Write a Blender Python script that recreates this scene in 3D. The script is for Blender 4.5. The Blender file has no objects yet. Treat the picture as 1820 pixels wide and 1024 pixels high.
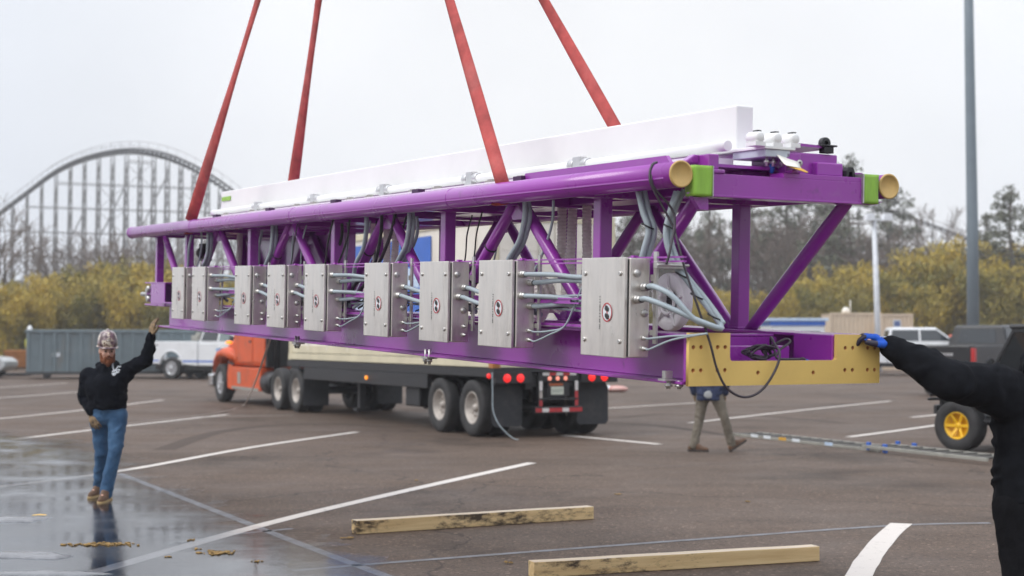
import bpy, bmesh, math, random
from mathutils import Vector as V, Matrix as MX, Euler, noise as mnoise
random.seed(7)
R = math.radians
SC = bpy.context.scene
COL = SC.collection

# ------------------------------------------------------------------ camera
FPX, PW, PH, HOR, CAMH = 2700.0, 1820.0, 1024.0, 597.0, 1.8
PITCH = math.atan((HOR - PH / 2) / FPX)
cam_d = bpy.data.cameras.new('camera')
cam = bpy.data.objects.new('camera', cam_d); COL.objects.link(cam)
cam_d.sensor_width = 36.0
cam_d.lens = FPX / PW * 36.0
cam_d.clip_start = 0.1; cam_d.clip_end = 3000.0
cam.location = (0, 0, CAMH)
cam.rotation_euler = (R(90) + PITCH, 0, 0)
cam_d.dof.use_dof = True
cam_d.dof.focus_distance = 9.6
cam_d.dof.aperture_fstop = 2.2
SC.camera = cam

# ------------------------------------------------------------------ sky and light
SUN_EL, SUN_AZ = 46.0, 248.0          # overcast glow, from the left of the camera
world = bpy.data.worlds.new('World'); SC.world = world
world.use_nodes = True
nt = world.node_tree; nt.nodes.clear()
wo = nt.nodes.new('ShaderNodeOutputWorld'); bg = nt.nodes.new('ShaderNodeBackground')
sky = nt.nodes.new('ShaderNodeTexSky'); sky.sky_type = 'NISHITA'; sky.sun_disc = False
sky.sun_elevation = R(SUN_EL); sky.sun_rotation = R(SUN_AZ); sky.dust_density = 4.0; sky.air_density = 1.0
tc = nt.nodes.new('ShaderNodeTexCoord'); sep = nt.nodes.new('ShaderNodeSeparateXYZ')
nt.links.new(tc.outputs['Generated'], sep.inputs[0])
ramp = nt.nodes.new('ShaderNodeValToRGB')        # overcast: brighter towards the zenith
ramp.color_ramp.elements[0].position = 0.0; ramp.color_ramp.elements[0].color = (0.93, 0.945, 0.98, 1)
ramp.color_ramp.elements[1].position = 1.0; ramp.color_ramp.elements[1].color = (2.25, 2.27, 2.33, 1)
e = ramp.color_ramp.elements.new(0.25); e.color = (1.02, 1.025, 1.04, 1)
nt.links.new(sep.outputs['Z'], ramp.inputs[0])
nz = nt.nodes.new('ShaderNodeTexNoise'); nz.inputs['Scale'].default_value = 2.2; nz.inputs['Detail'].default_value = 5
nt.links.new(tc.outputs['Generated'], nz.inputs['Vector'])
mr = nt.nodes.new('ShaderNodeMapRange'); mr.inputs[1].default_value = 0.3; mr.inputs[2].default_value = 0.7
mr.inputs[3].default_value = 0.90; mr.inputs[4].default_value = 1.08
nt.links.new(nz.outputs[0], mr.inputs[0])
vm = nt.nodes.new('ShaderNodeVectorMath'); vm.operation = 'SCALE'
nt.links.new(ramp.outputs[0], vm.inputs[0]); nt.links.new(mr.outputs[0], vm.inputs['Scale'])
# thinner, whiter cloud ahead; heavier blue-grey cloud to the sides
dt = nt.nodes.new('ShaderNodeVectorMath'); dt.operation = 'DOT_PRODUCT'; dt.inputs[1].default_value = V((0.06, 1, 0.10)).normalized()
nt.links.new(tc.outputs['Generated'], dt.inputs[0])
wob = nt.nodes.new('ShaderNodeMath'); wob.operation = 'MULTIPLY_ADD'; wob.inputs[1].default_value = 0.06; nt.links.new(nz.outputs[0], wob.inputs[0]); nt.links.new(dt.outputs['Value'], wob.inputs[2])
cr2 = nt.nodes.new('ShaderNodeValToRGB'); cr2.color_ramp.elements[0].position = 0.93; cr2.color_ramp.elements[0].color = (0.80, 0.83, 0.88, 1)
cr2.color_ramp.elements[1].position = 1.02; cr2.color_ramp.elements[1].color = (1, 1, 1, 1)
sb = nt.nodes.new('ShaderNodeMath'); sb.operation = 'SUBTRACT'; sb.inputs[1].default_value = 0.02; nt.links.new(wob.outputs[0], sb.inputs[0]); nt.links.new(sb.outputs[0], cr2.inputs[0])
cr2.color_ramp.elements[1].position = 1.0
vmm = nt.nodes.new('ShaderNodeVectorMath'); vmm.operation = 'MULTIPLY'; nt.links.new(vm.outputs[0], vmm.inputs[0]); nt.links.new(cr2.outputs[0], vmm.inputs[1])
vm2 = nt.nodes.new('ShaderNodeVectorMath'); vm2.operation = 'SCALE'; vm2.inputs['Scale'].default_value = 11.0
nt.links.new(vmm.outputs[0], vm2.inputs[0])
mixw = nt.nodes.new('ShaderNodeMix'); mixw.data_type = 'RGBA'; mixw.inputs[0].default_value = 0.93
nt.links.new(sky.outputs[0], mixw.inputs[6]); nt.links.new(vm2.outputs[0], mixw.inputs[7])
nt.links.new(mixw.outputs[2], bg.inputs[0]); bg.inputs[1].default_value = 0.1
nt.links.new(bg.outputs[0], wo.inputs[0])
sun_d = bpy.data.lights.new('sun', 'SUN'); sun = bpy.data.objects.new('sun', sun_d); COL.objects.link(sun)
sun_d.energy = 1.4; sun_d.angle = R(28); sun_d.color = (1.0, 0.97, 0.93)
sun.rotation_euler = (R(90 - SUN_EL), 0, R(-68))   # shines from the left of the camera
SC.view_settings.view_transform = 'Standard'; SC.view_settings.look = 'None'
SC.view_settings.exposure = 0.0; SC.view_settings.gamma = 1.0
SC.render.engine = 'CYCLES'
SC.cycles.max_bounces = 6; SC.cycles.diffuse_bounces = 3; SC.cycles.glossy_bounces = 3
SC.cycles.transparent_max_bounces = 12; SC.cycles.volume_bounces = 1
SC.cycles.use_denoising = True

# ------------------------------------------------------------------ helpers
CF = V((0, math.cos(PITCH), math.sin(PITCH))); CU = V((0, -math.sin(PITCH), math.cos(PITCH))); CX = V((1, 0, 0)); CP = V((0, 0, CAMH))
def P(px, py, z): return CP + z * (CX * ((px - PW / 2) / FPX) + CF + CU * ((PH / 2 - py) / FPX))
def G(px, py, h=0.0):
    d = CX * ((px - PW / 2) / FPX) + CF + CU * ((PH / 2 - py) / FPX)
    return CP + d * ((h - CAMH) / d.z)

def frame(d, up=(0, 0, 1)):
    z = V(d).normalized(); u = V(up)
    if abs(z.dot(u)) > 0.999: u = V((1, 0, 0))
    x = u.cross(z).normalized(); y = z.cross(x)
    return MX((x, y, z)).transposed()

def smooth_path(pts, n=6):
    pts = [V(p) for p in pts]
    if len(pts) < 3: return pts
    out = []
    for i in range(len(pts) - 1):
        p0 = pts[max(i - 1, 0)]; p1 = pts[i]; p2 = pts[i + 1]; p3 = pts[min(i + 2, len(pts) - 1)]
        for k in range(n):
            t = k / n
            out.append(0.5 * ((2 * p1) + (p2 - p0) * t + (2 * p0 - 5 * p1 + 4 * p2 - p3) * t * t + (3 * p1 - p0 - 3 * p2 + p3) * t ** 3))
    out.append(pts[-1]); return out

class MB:
    def __init__(s): s.v = []; s.f = []; s.m = []; s.s = []
    def add(s, vs, fs, m=0, sm=False):
        o = len(s.v); s.v += [tuple(q) for q in vs]
        for f in fs: s.f.append([o + i for i in f]); s.m.append(m); s.s.append(sm)
        return s
    def box(s, c, d, rot=None, m=0):
        c = V(c); x, y, z = d[0] / 2, d[1] / 2, d[2] / 2
        vs = [V((a, b, e)) for a in (-x, x) for b in (-y, y) for e in (-z, z)]
        if rot is not None:
            rm = rot if isinstance(rot, MX) else Euler(rot).to_matrix()
            vs = [rm @ q for q in vs]
        return s.add([c + q for q in vs], [(0, 1, 3, 2), (4, 6, 7, 5), (0, 4, 5, 1), (2, 3, 7, 6), (0, 2, 6, 4), (1, 5, 7, 3)], m)
    def bb(s, x0, x1, y0, y1, z0, z1, m=0):
        return s.box(((x0 + x1) / 2, (y0 + y1) / 2, (z0 + z1) / 2), (abs(x1 - x0), abs(y1 - y0), abs(z1 - z0)), None, m)
    def bar(s, p0, p1, w, h=None, up=(0, 0, 1), m=0):
        p0, p1 = V(p0), V(p1); d = p1 - p0
        return s.box((p0 + p1) / 2, (w, h or w, d.length), frame(d, up), m)
    def tube(s, pts, r, n=8, sm=True, m=0, caps=True):
        pts = [V(p) for p in pts]; k = len(pts); vs = []; fs = []
        rr = r if isinstance(r, (list, tuple)) else [r] * k
        prev = None
        for i, p in enumerate(pts):
            d = (pts[min(i + 1, k - 1)] - pts[max(i - 1, 0)])
            if d.length < 1e-9: d = V((0, 0, 1))
            d.normalize()
            if prev is None: fm = frame(d); x = fm.col[0].copy()
            else:
                x = prev - d * prev.dot(d)
                x = x.normalized() if x.length > 1e-6 else frame(d).col[0].copy()
            prev = x; y = d.cross(x)
            for j in range(n):
                a = 2 * math.pi * j / n
                vs.append(p + (x * math.cos(a) + y * math.sin(a)) * rr[i])
        for i in range(k - 1):
            for j in range(n):
                j2 = (j + 1) % n
                fs.append((i * n + j, i * n + j2, (i + 1) * n + j2, (i + 1) * n + j))
        s.add(vs, fs, m, sm)
        if caps:
            o = len(s.v) - len(vs)
            s.f.append([o + j for j in reversed(range(n))]); s.m.append(m); s.s.append(False)
            s.f.append([o + (k - 1) * n + j for j in range(n)]); s.m.append(m); s.s.append(False)
        return s
    def lathe(s, prof, c=(0, 0, 0), axis=(0, 0, 1), n=24, m=0, sm=True, up=(0, 0, 1)):
        fm = frame(axis, up); c = V(c); vs = []; fs = []; k = len(prof)
        for (r, z) in prof:
            for j in range(n):
                a = 2 * math.pi * j / n
                vs.append(c + fm @ V((max(r, 1e-4) * math.cos(a), max(r, 1e-4) * math.sin(a), z)))
        for i in range(k - 1):
            for j in range(n):
                j2 = (j + 1) % n
                fs.append((i * n + j, i * n + j2, (i + 1) * n + j2, (i + 1) * n + j))
        return s.add(vs, fs, m, sm)
    def cyl(s, c0, c1, r, n=16, m=0):
        d = V(c1) - V(c0)
        return s.tube([c0, c1], r, n, True, m)
    def sph(s, c, r, n=12, m=0, rot=None):
        rx, ry, rz = r if isinstance(r, (list, tuple)) else (r, r, r); c = V(c); vs = []; fs = []; h = max(4, n // 2)
        for i in range(h + 1):
            t = math.pi * i / h
            for j in range(n):
                a = 2 * math.pi * j / n
                q = V((rx * math.sin(t) * math.cos(a), ry * math.sin(t) * math.sin(a), rz * math.cos(t)))
                if rot is not None: q = rot @ q
                vs.append(c + q)
        for i in range(h):
            for j in range(n):
                j2 = (j + 1) % n
                fs.append((i * n + j, (i + 1) * n + j, (i + 1) * n + j2, i * n + j2))
        return s.add(vs, fs, m, True)
    def cap(s, p0, r0, p1, r1, n=12):
        p0, p1 = V(p0), V(p1); d = p1 - p0
        if d.length < 1e-5: return s.sph(p0, max(r0, r1), n)
        d.normalize(); pts = []; rr = []
        for i in range(5):
            a = math.pi / 2 * (1 - i / 4.0)
            pts.append(p0 - d * r0 * math.sin(a)); rr.append(max(r0 * math.cos(a), 1e-3))
        for i in range(5):
            a = math.pi / 2 * (i / 4.0)
            pts.append(p1 + d * r1 * math.sin(a)); rr.append(max(r1 * math.cos(a), 1e-3))
        return s.tube(pts, rr, n)
    def prism(s, poly, t0, t1, ax='y', m=0):
        """polygon in the two other axes (in xyz order), extruded along ax"""
        def q(u, w, t): return {'x': (t, u, w), 'y': (u, t, w), 'z': (u, w, t)}[ax]
        k = len(poly); vs = [q(u, w, t0) for u, w in poly] + [q(u, w, t1) for u, w in poly]
        fs = [tuple(range(k)), tuple(range(2 * k - 1, k - 1, -1))]
        for i in range(k): j = (i + 1) % k; fs.append((i, i + k, j + k, j))
        return s.add(vs, fs, m)
    def loft(s, rings, m=0, sm=True, caps=True):
        n = len(rings[0]); vs = [p for r in rings for p in r]; fs = []
        for i in range(len(rings) - 1):
            for j in range(n):
                j2 = (j + 1) % n; fs.append((i * n + j, i * n + j2, (i + 1) * n + j2, (i + 1) * n + j))
        s.add(vs, fs, m, sm)
        if caps:
            o = len(s.v) - len(vs)
            s.f.append([o + j for j in reversed(range(n))]); s.m.append(m); s.s.append(False)
            s.f.append([o + (len(rings) - 1) * n + j for j in range(n)]); s.m.append(m); s.s.append(False)
        return s
    def build(s, name, mats, parent=None, bevel=0, seg=2, loc=None, fix=True):
        me = bpy.data.meshes.new(name); me.from_pydata(s.v, [], s.f)
        me.polygons.foreach_set('material_index', s.m); me.polygons.foreach_set('use_smooth', s.s)
        for mm in (mats if isinstance(mats, (list, tuple)) else [mats]): me.materials.append(mm)
        if fix:
            b = bmesh.new(); b.from_mesh(me); bmesh.ops.recalc_face_normals(b, faces=b.faces); b.to_mesh(me); b.free()
        me.update()
        o = bpy.data.objects.new(name, me); COL.objects.link(o)
        if parent is not None: o.parent = parent
        if loc is not None: o.location = loc
        if bevel:
            md = o.modifiers.new('bevel', 'BEVEL'); md.width = bevel; md.segments = seg; md.limit_method = 'ANGLE'; md.angle_limit = R(40)
            md.harden_normals = False
        return o

def tag(o, label=None, cat=None, group=None, kind=None):
    if label: o['label'] = label
    if cat: o['category'] = cat
    if group: o['group'] = group
    if kind: o['kind'] = kind
    return o
def thing(name, label, cat, loc=(0, 0, 0), rz=0.0, group=None, mw=None):
    o = bpy.data.objects.new(name, None); COL.objects.link(o); o.empty_display_size = 0.3
    if mw is not None: o.matrix_world = mw
    else: o.location = loc; o.rotation_euler = (0, 0, rz)
    return tag(o, label, cat, group)
def dup(o, parent=None):
    c = o.copy(); COL.objects.link(c)
    if parent is not None:
        c.parent = parent
    for ch in list(o.children): dup(ch, c)
    return c

# ------------------------------------------------------------------ materials
def mat(name, col, rough=0.5, metal=0.0, var=0.12, vs=4.0, bump=0.0, bs=60.0, coat=0.0, col2=None, spec=0.5, emit=None, es=0.0, stretch=None, rvar=0.0, island=0.0):
    m = bpy.data.materials.new(name); m.use_nodes = True; t = m.node_tree; n = t.nodes; L = t.links
    b = n['Principled BSDF']; b.inputs['Roughness'].default_value = rough; b.inputs['Metallic'].default_value = metal
    b.inputs['Specular IOR Level'].default_value = spec
    if coat: b.inputs['Coat Weight'].default_value = coat; b.inputs['Coat Roughness'].default_value = 0.12
    c = tuple(col) + (1,)
    tcn = n.new('ShaderNodeTexCoord'); oi = n.new('ShaderNodeObjectInfo'); ofs = n.new('ShaderNodeVectorMath'); ofs.operation = 'ADD'; L.new(tcn.outputs['Object'], ofs.inputs[0]); L.new(oi.outputs['Location'], ofs.inputs[1]); src = ofs.outputs[0]
    if stretch:
        mp = n.new('ShaderNodeMapping'); mp.inputs['Scale'].default_value = stretch; L.new(src, mp.inputs[0]); src = mp.outputs[0]
    nzn = n.new('ShaderNodeTexNoise'); nzn.inputs['Scale'].default_value = vs; nzn.inputs['Detail'].default_value = 6; nzn.inputs['Roughness'].default_value = 0.6
    L.new(src, nzn.inputs['Vector'])
    rp = n.new('ShaderNodeValToRGB'); rp.color_ramp.elements[0].position = 0.32; rp.color_ramp.elements[1].position = 0.68
    if col2 is None:
        rp.color_ramp.elements[0].color = tuple(x * (1 - var) for x in col) + (1,); rp.color_ramp.elements[1].color = tuple(min(1, x * (1 + var)) for x in col) + (1,)
    else:
        rp.color_ramp.elements[0].color = c; rp.color_ramp.elements[1].color = tuple(col2) + (1,)
    L.new(nzn.outputs[0], rp.inputs[0]); out = rp.outputs[0]
    if island:
        ge = n.new('ShaderNodeNewGeometry'); mr_ = n.new('ShaderNodeMapRange'); mr_.inputs[3].default_value = 1 - island; mr_.inputs[4].default_value = 1 + island
        L.new(ge.outputs['Random Per Island'], mr_.inputs[0])
        sc_ = n.new('ShaderNodeVectorMath'); sc_.operation = 'SCALE'; L.new(out, sc_.inputs[0]); L.new(mr_.outputs[0], sc_.inputs['Scale']); out = sc_.outputs[0]
    L.new(out, b.inputs['Base Color'])
    if rvar:
        mr2 = n.new('ShaderNodeMapRange'); mr2.inputs[1].default_value = 0.3; mr2.inputs[2].default_value = 0.7
        mr2.inputs[3].default_value = max(0.02, rough - rvar); mr2.inputs[4].default_value = min(1, rough + rvar)
        L.new(nzn.outputs[0], mr2.inputs[0]); L.new(mr2.outputs[0], b.inputs['Roughness'])
    if bump:
        n2 = n.new('ShaderNodeTexNoise'); n2.inputs['Scale'].default_value = bs; n2.inputs['Detail'].default_value = 4; L.new(src, n2.inputs['Vector'])
        bp = n.new('ShaderNodeBump'); bp.inputs['Strength'].default_value = bump; bp.inputs['Distance'].default_value = 0.01
        L.new(n2.outputs[0], bp.inputs['Height']); L.new(bp.outputs[0], b.inputs['Normal'])
    if emit:
        b.inputs['Emission Color'].default_value = tuple(emit) + (1,); b.inputs['Emission Strength'].default_value = es
    return m

M = {}
M['purple'] = mat('purple_paint', (0.30, 0.034, 0.355), 0.30, var=0.10, vs=1.5, bump=0.04, bs=25, coat=0.5, rvar=0.06)
def grime(m, col, lo, hi, amt, sc, st=(1, 1, 1)):
    t = m.node_tree; n = t.nodes; L = t.links; b = n['Principled BSDF']; src = b.inputs['Base Color'].links[0].from_socket
    tcn = n.new('ShaderNodeTexCoord'); mp = n.new('ShaderNodeMapping'); mp.inputs['Scale'].default_value = st; L.new(tcn.outputs['Object'], mp.inputs[0])
    q = n.new('ShaderNodeTexNoise'); q.inputs['Scale'].default_value = sc; q.inputs['Detail'].default_value = 8; q.inputs['Roughness'].default_value = .72; L.new(mp.outputs[0], q.inputs['Vector'])
    r = n.new('ShaderNodeMapRange'); r.inputs[1].default_value = lo; r.inputs[2].default_value = hi; r.inputs[4].default_value = amt; L.new(q.outputs[0], r.inputs[0])
    mx = n.new('ShaderNodeMix'); mx.data_type = 'RGBA'; mx.inputs[7].default_value = tuple(col) + (1,); L.new(r.outputs[0], mx.inputs[0]); L.new(src, mx.inputs[6]); L.new(mx.outputs[2], b.inputs['Base Color'])
grime(M['purple'], (0.30, 0.20, 0.32), .58, .80, .22, 3.0, (2, .6, 2)); grime(M['purple'], (0.07, 0.03, 0.07), .60, .72, .45, 7.0)
M['primer'] = mat('yellow_primer', (0.74, 0.51, 0.145), 0.55, var=0.08, vs=2.0, bump=0.05, bs=40)
M['cap_tan'] = mat('tan_cap', (0.60, 0.40, 0.14), 0.6, var=0.12, vs=9)
M['green_tape'] = mat('green_tape', (0.27, 0.50, 0.06), 0.55, var=0.18, vs=14, bump=0.5, bs=18, stretch=(1, 1, 0.25))
M['steel'] = mat('brushed_steel', (0.82, 0.775, 0.72), 0.34, 0.86, var=0.07, vs=6, stretch=(3, 3, 0.6), bump=0.03, bs=40, rvar=0.08)
M['zinc'] = mat('zinc_steel', (0.55, 0.54, 0.52), 0.4, 0.85, var=0.15, vs=20)
M['white_part'] = mat('white_coating', (0.81, 0.81, 0.80), 0.6, var=0.03, vs=3, spec=0.2)
M['white_plastic'] = mat('white_plastic', (0.88, 0.88, 0.86), 0.45, var=0.06, vs=8)
M['conduit'] = mat('grey_conduit', (0.36, 0.42, 0.45), 0.45, var=0.08, vs=10)
M['hose'] = mat('corrugated_hose', (0.80, 0.76, 0.70), 0.6, var=0.12, vs=8)
M['black'] = mat('black_plastic', (0.018, 0.018, 0.02), 0.5, var=0.3, vs=12)
M['rubber'] = mat('tyre_rubber', (0.028, 0.027, 0.027), 0.75, var=0.35, vs=6, bump=0.3, bs=30)
M['flap'] = mat('mudflap_rubber', (0.022, 0.023, 0.027), 0.7, var=0.2, vs=3)
M['cable'] = mat('dark_cable', (0.045, 0.035, 0.045), 0.55, var=0.2, vs=20)
M['sling'] = mat('red_webbing', (0.44, 0.072, 0.065), 0.8, var=0.28, vs=7, bump=0.3, bs=90, col2=None)
M['red'] = mat('red_paint', (0.5, 0.03, 0.02), 0.5)
M['blue'] = mat('blue_paint', (0.025, 0.12, 0.50), 0.4, var=0.08)
M['ltblue'] = mat('pale_blue_paint', (0.50, 0.62, 0.78), 0.4)
M['white'] = mat('white_paint', (0.74, 0.75, 0.76), 0.35, var=0.04, coat=0.3)
M['cream'] = mat('cream_panel', (0.76, 0.71, 0.63), 0.55, var=0.07, vs=1.2)
M['beige'] = mat('beige_paint', (0.62, 0.56, 0.40), 0.55, var=0.10, vs=1.5)
M['tan'] = mat('tan_container', (0.62, 0.50, 0.37), 0.6, var=0.08, vs=1.0)
M['orange'] = mat('orange_paint', (0.62, 0.085, 0.010), 0.5, var=0.10, vs=2, coat=0.05)
M['rust'] = mat('rusty_orange', (0.42, 0.17, 0.05), 0.7, var=0.25, vs=5)
M['bluegrey'] = mat('bluegrey_steel', (0.150, 0.190, 0.205), 0.55, var=0.12, vs=1.5)
M['glass'] = mat('dark_glass', (0.02, 0.025, 0.03), 0.06, var=0.1, spec=0.8)
M['glass_pale'] = mat('pale_glass', (0.14, 0.18, 0.18), 0.06, var=0.1, spec=0.8)
M['blackpaint'] = mat('black_car_paint', (0.010, 0.010, 0.012), 0.35, var=0.1, coat=0.15)
M['chrome'] = mat('chrome', (0.7, 0.7, 0.7), 0.18, 1.0)
M['rim'] = mat('alloy_rim', (0.55, 0.55, 0.56), 0.35, 0.6)
M['rim_dirty'] = mat('steel_rim', (0.42, 0.38, 0.34), 0.55, 0.3, var=0.25, vs=8)
M['yellow_rim'] = mat('yellow_rim', (0.80, 0.46, 0.012), 0.4)
M['lamp_red'] = mat('red_lamp', (0.6, 0.01, 0.01), 0.3, emit=(1.0, 0.03, 0.03), es=0.9)
M['lamp_pink'] = mat('pale_red_lamp', (0.6, 0.2, 0.15), 0.3, emit=(1.0, 0.35, 0.25), es=0.8)
M['lamp_amber'] = mat('amber_lamp', (0.7, 0.25, 0.02), 0.3, emit=(1.0, 0.3, 0.02), es=1.3)
M['redglass'] = mat('red_lens', (0.45, 0.02, 0.02), 0.25)
M['tape_red'] = mat('reflective_red', (0.42, 0.03, 0.035), 0.4)
M['tape_white'] = mat('reflective_white', (0.62, 0.60, 0.58), 0.4)
M['plate'] = mat('licence_plate', (0.50, 0.53, 0.45), 0.5)
M['wood'] = mat('pine_timber', (0.70, 0.52, 0.27), 0.7, var=0.2, vs=3.0, stretch=(0.5, 9, 9), bump=0.2, bs=12, col2=(0.54, 0.37, 0.17))
M['wood_top'] = mat('pale_top_timber', (0.66, 0.56, 0.44), 0.8, stretch=(0.6, 9, 9), vs=3, col2=(0.52, 0.41, 0.28))
M['mould'] = mat('black_mould', (0.05, 0.035, 0.02), 0.9)
M['alu'] = mat('dull_aluminium', (0.36, 0.35, 0.31), 0.55, 0.35, var=0.15, vs=5)
M['pole_grey'] = mat('pole_bluegrey', (0.165, 0.205, 0.235), 0.45, var=0.06, vs=1.5)
M['pole_white'] = mat('pole_white', (0.70, 0.72, 0.75), 0.5)
M['coaster'] = mat('weathered_white_timber', (0.33, 0.325, 0.32), 0.8, var=0.15, vs=0.7)  # paled so the fade of distance sits in the colour
M['coaster_track'] = mat('grey_track', (0.13, 0.13, 0.13), 0.7)
M['bark'] = mat('bark', (0.12, 0.10, 0.085), 0.9, var=0.25, vs=2)
M['twig'] = mat('bare_twigs', (0.18, 0.142, 0.118), 0.9, var=0.2, vs=1)
M['pine_leaf'] = mat('pine_needles', (0.125, 0.130, 0.092), 0.8, var=0.3, vs=0.5, island=0.35)  # needles lightened to put some of the haze into their colour
M['cane'] = mat('bamboo_cane', (0.26, 0.20, 0.07), 0.7, var=0.3, vs=2)
M['bamboo'] = mat('bamboo_leaves', (0.29, 0.22, 0.036), 0.7, vs=0.35, col2=(0.14, 0.14, 0.032), island=0.28)
M['bamboo_y'] = mat('yellow_bamboo_leaves', (0.50, 0.35, 0.045), 0.7, vs=0.35, col2=(0.29, 0.235, 0.04), island=0.28)
M['skin'] = mat('skin', (0.74, 0.42, 0.31), 0.5, var=0.08, vs=18)
M['beard'] = mat('ginger_beard', (0.20, 0.065, 0.025), 0.8, var=0.3, vs=60, bump=0.8, bs=120)
M['eye'] = mat('eye', (0.03, 0.025, 0.02), 0.2)
M['hoodie'] = mat('black_navy_fleece', (0.0045, 0.0056, 0.0095), 0.95, var=0.3, vs=14, bump=0.12, bs=220, spec=0.12)
M['hoodie_black'] = mat('black_fleece', (0.0085, 0.0092, 0.0118), 0.95, var=0.3, vs=14, bump=0.12, bs=220, spec=0.12)
M['navy'] = mat('navy_jacket', (0.02, 0.03, 0.075), 0.8, var=0.25, vs=8)
M['jeans'] = mat('blue_denim', (0.026, 0.078, 0.165), 0.85, vs=7, col2=(0.062, 0.145, 0.265), bump=0.3, bs=90)
M['black_jeans'] = mat('black_denim', (0.006, 0.006, 0.0075), 0.95, spec=0.15, var=0.3, vs=8, bump=0.3, bs=90)
M['khaki'] = mat('olive_khaki_cloth', (0.165, 0.142, 0.108), 0.85, var=0.18, vs=9, bump=0.3, bs=90)
M['boot'] = mat('brown_leather_boot', (0.12, 0.06, 0.03), 0.6, var=0.25, vs=15)
M['sole'] = mat('tan_sole', (0.42, 0.29, 0.13), 0.7)
M['sole_dark'] = mat('dark_sole', (0.05, 0.04, 0.035), 0.8)
M['glove_tan'] = mat('tan_work_glove', (0.40, 0.27, 0.14), 0.8, vs=30, col2=(0.05, 0.035, 0.03))
M['glove_blue'] = mat('blue_knit_glove', (0.006, 0.095, 0.56), 0.75, var=0.15, vs=30, bump=0.5, bs=260)
M['glove_dark'] = mat('dark_glove_coating', (0.022, 0.018, 0.04), 0.45, var=0.2)
M['hat_grey'] = mat('grey_hard_hat', (0.22, 0.24, 0.26), 0.35)
M['logo'] = mat('white_print', (0.68, 0.72, 0.75), 0.8)
M['paper'] = mat('paper', (0.80, 0.79, 0.70), 0.7)
M['paper_y'] = mat('yellow_paper', (0.68, 0.37, 0.04), 0.6)
M['debris'] = mat('soil_and_leaf_debris', (0.27, 0.17, 0.06), 0.95, var=0.5, vs=30)
M['ripple'] = mat('grey_ripple', (0.17, 0.172, 0.18), 0.25, var=0.25, vs=6, bump=0.5, bs=15)
grime(M['steel'], (0.40, 0.36, 0.32), .52, .75, .5, 5.0, (1, 1, .35)); grime(M['white'], (0.42, 0.40, 0.36), .56, .75, .5, 2.0); grime(M['orange'], (0.16, 0.10, 0.07), .52, .72, .55, 2.2)
grime(M['bluegrey'], (0.20, 0.16, 0.12), .55, .72, .5, 1.2, (1, 1, .3)); grime(M['primer'], (0.60, 0.40, 0.12), .5, .75, .4, 4.0); grime(M['flap'], (0.12, 0.11, 0.10), .5, .8, .5, 3.0); grime(M['cream'], (0.40, 0.36, 0.30), .55, .75, .4, 1.0, (1, 1, .3))
grime(M['sling'], (0.55, 0.22, 0.20), .5, .75, .5, 2.0, (1, 1, .3)); grime(M['conduit'], (0.26, 0.28, 0.28), .55, .75, .5, 6.0)
def camo():
    m = mat('camouflage_shell', (0.5, 0.45, 0.36), 0.3, coat=0.5); t = m.node_tree; b = t.nodes['Principled BSDF']
    rp = [x for x in t.nodes if x.type == 'VALTORGB'][0]; nzn = [x for x in t.nodes if x.type == 'TEX_NOISE'][0]
    nzn.inputs['Scale'].default_value = 11; nzn.inputs['Detail'].default_value = 2
    cr = rp.color_ramp; cr.interpolation = 'CONSTANT'
    cr.elements[0].position = 0.0; cr.elements[0].color = (0.10, 0.055, 0.06, 1); cr.elements[1].position = 0.44; cr.elements[1].color = (0.27, 0.19, 0.20, 1)
    e = cr.elements.new(0.52); e.color = (0.62, 0.54, 0.42, 1); e = cr.elements.new(0.6); e.color = (0.16, 0.085, 0.06, 1); e = cr.elements.new(0.66); e.color = (0.6, 0.56, 0.52, 1)
    return m
M['camo'] = camo()
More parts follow.
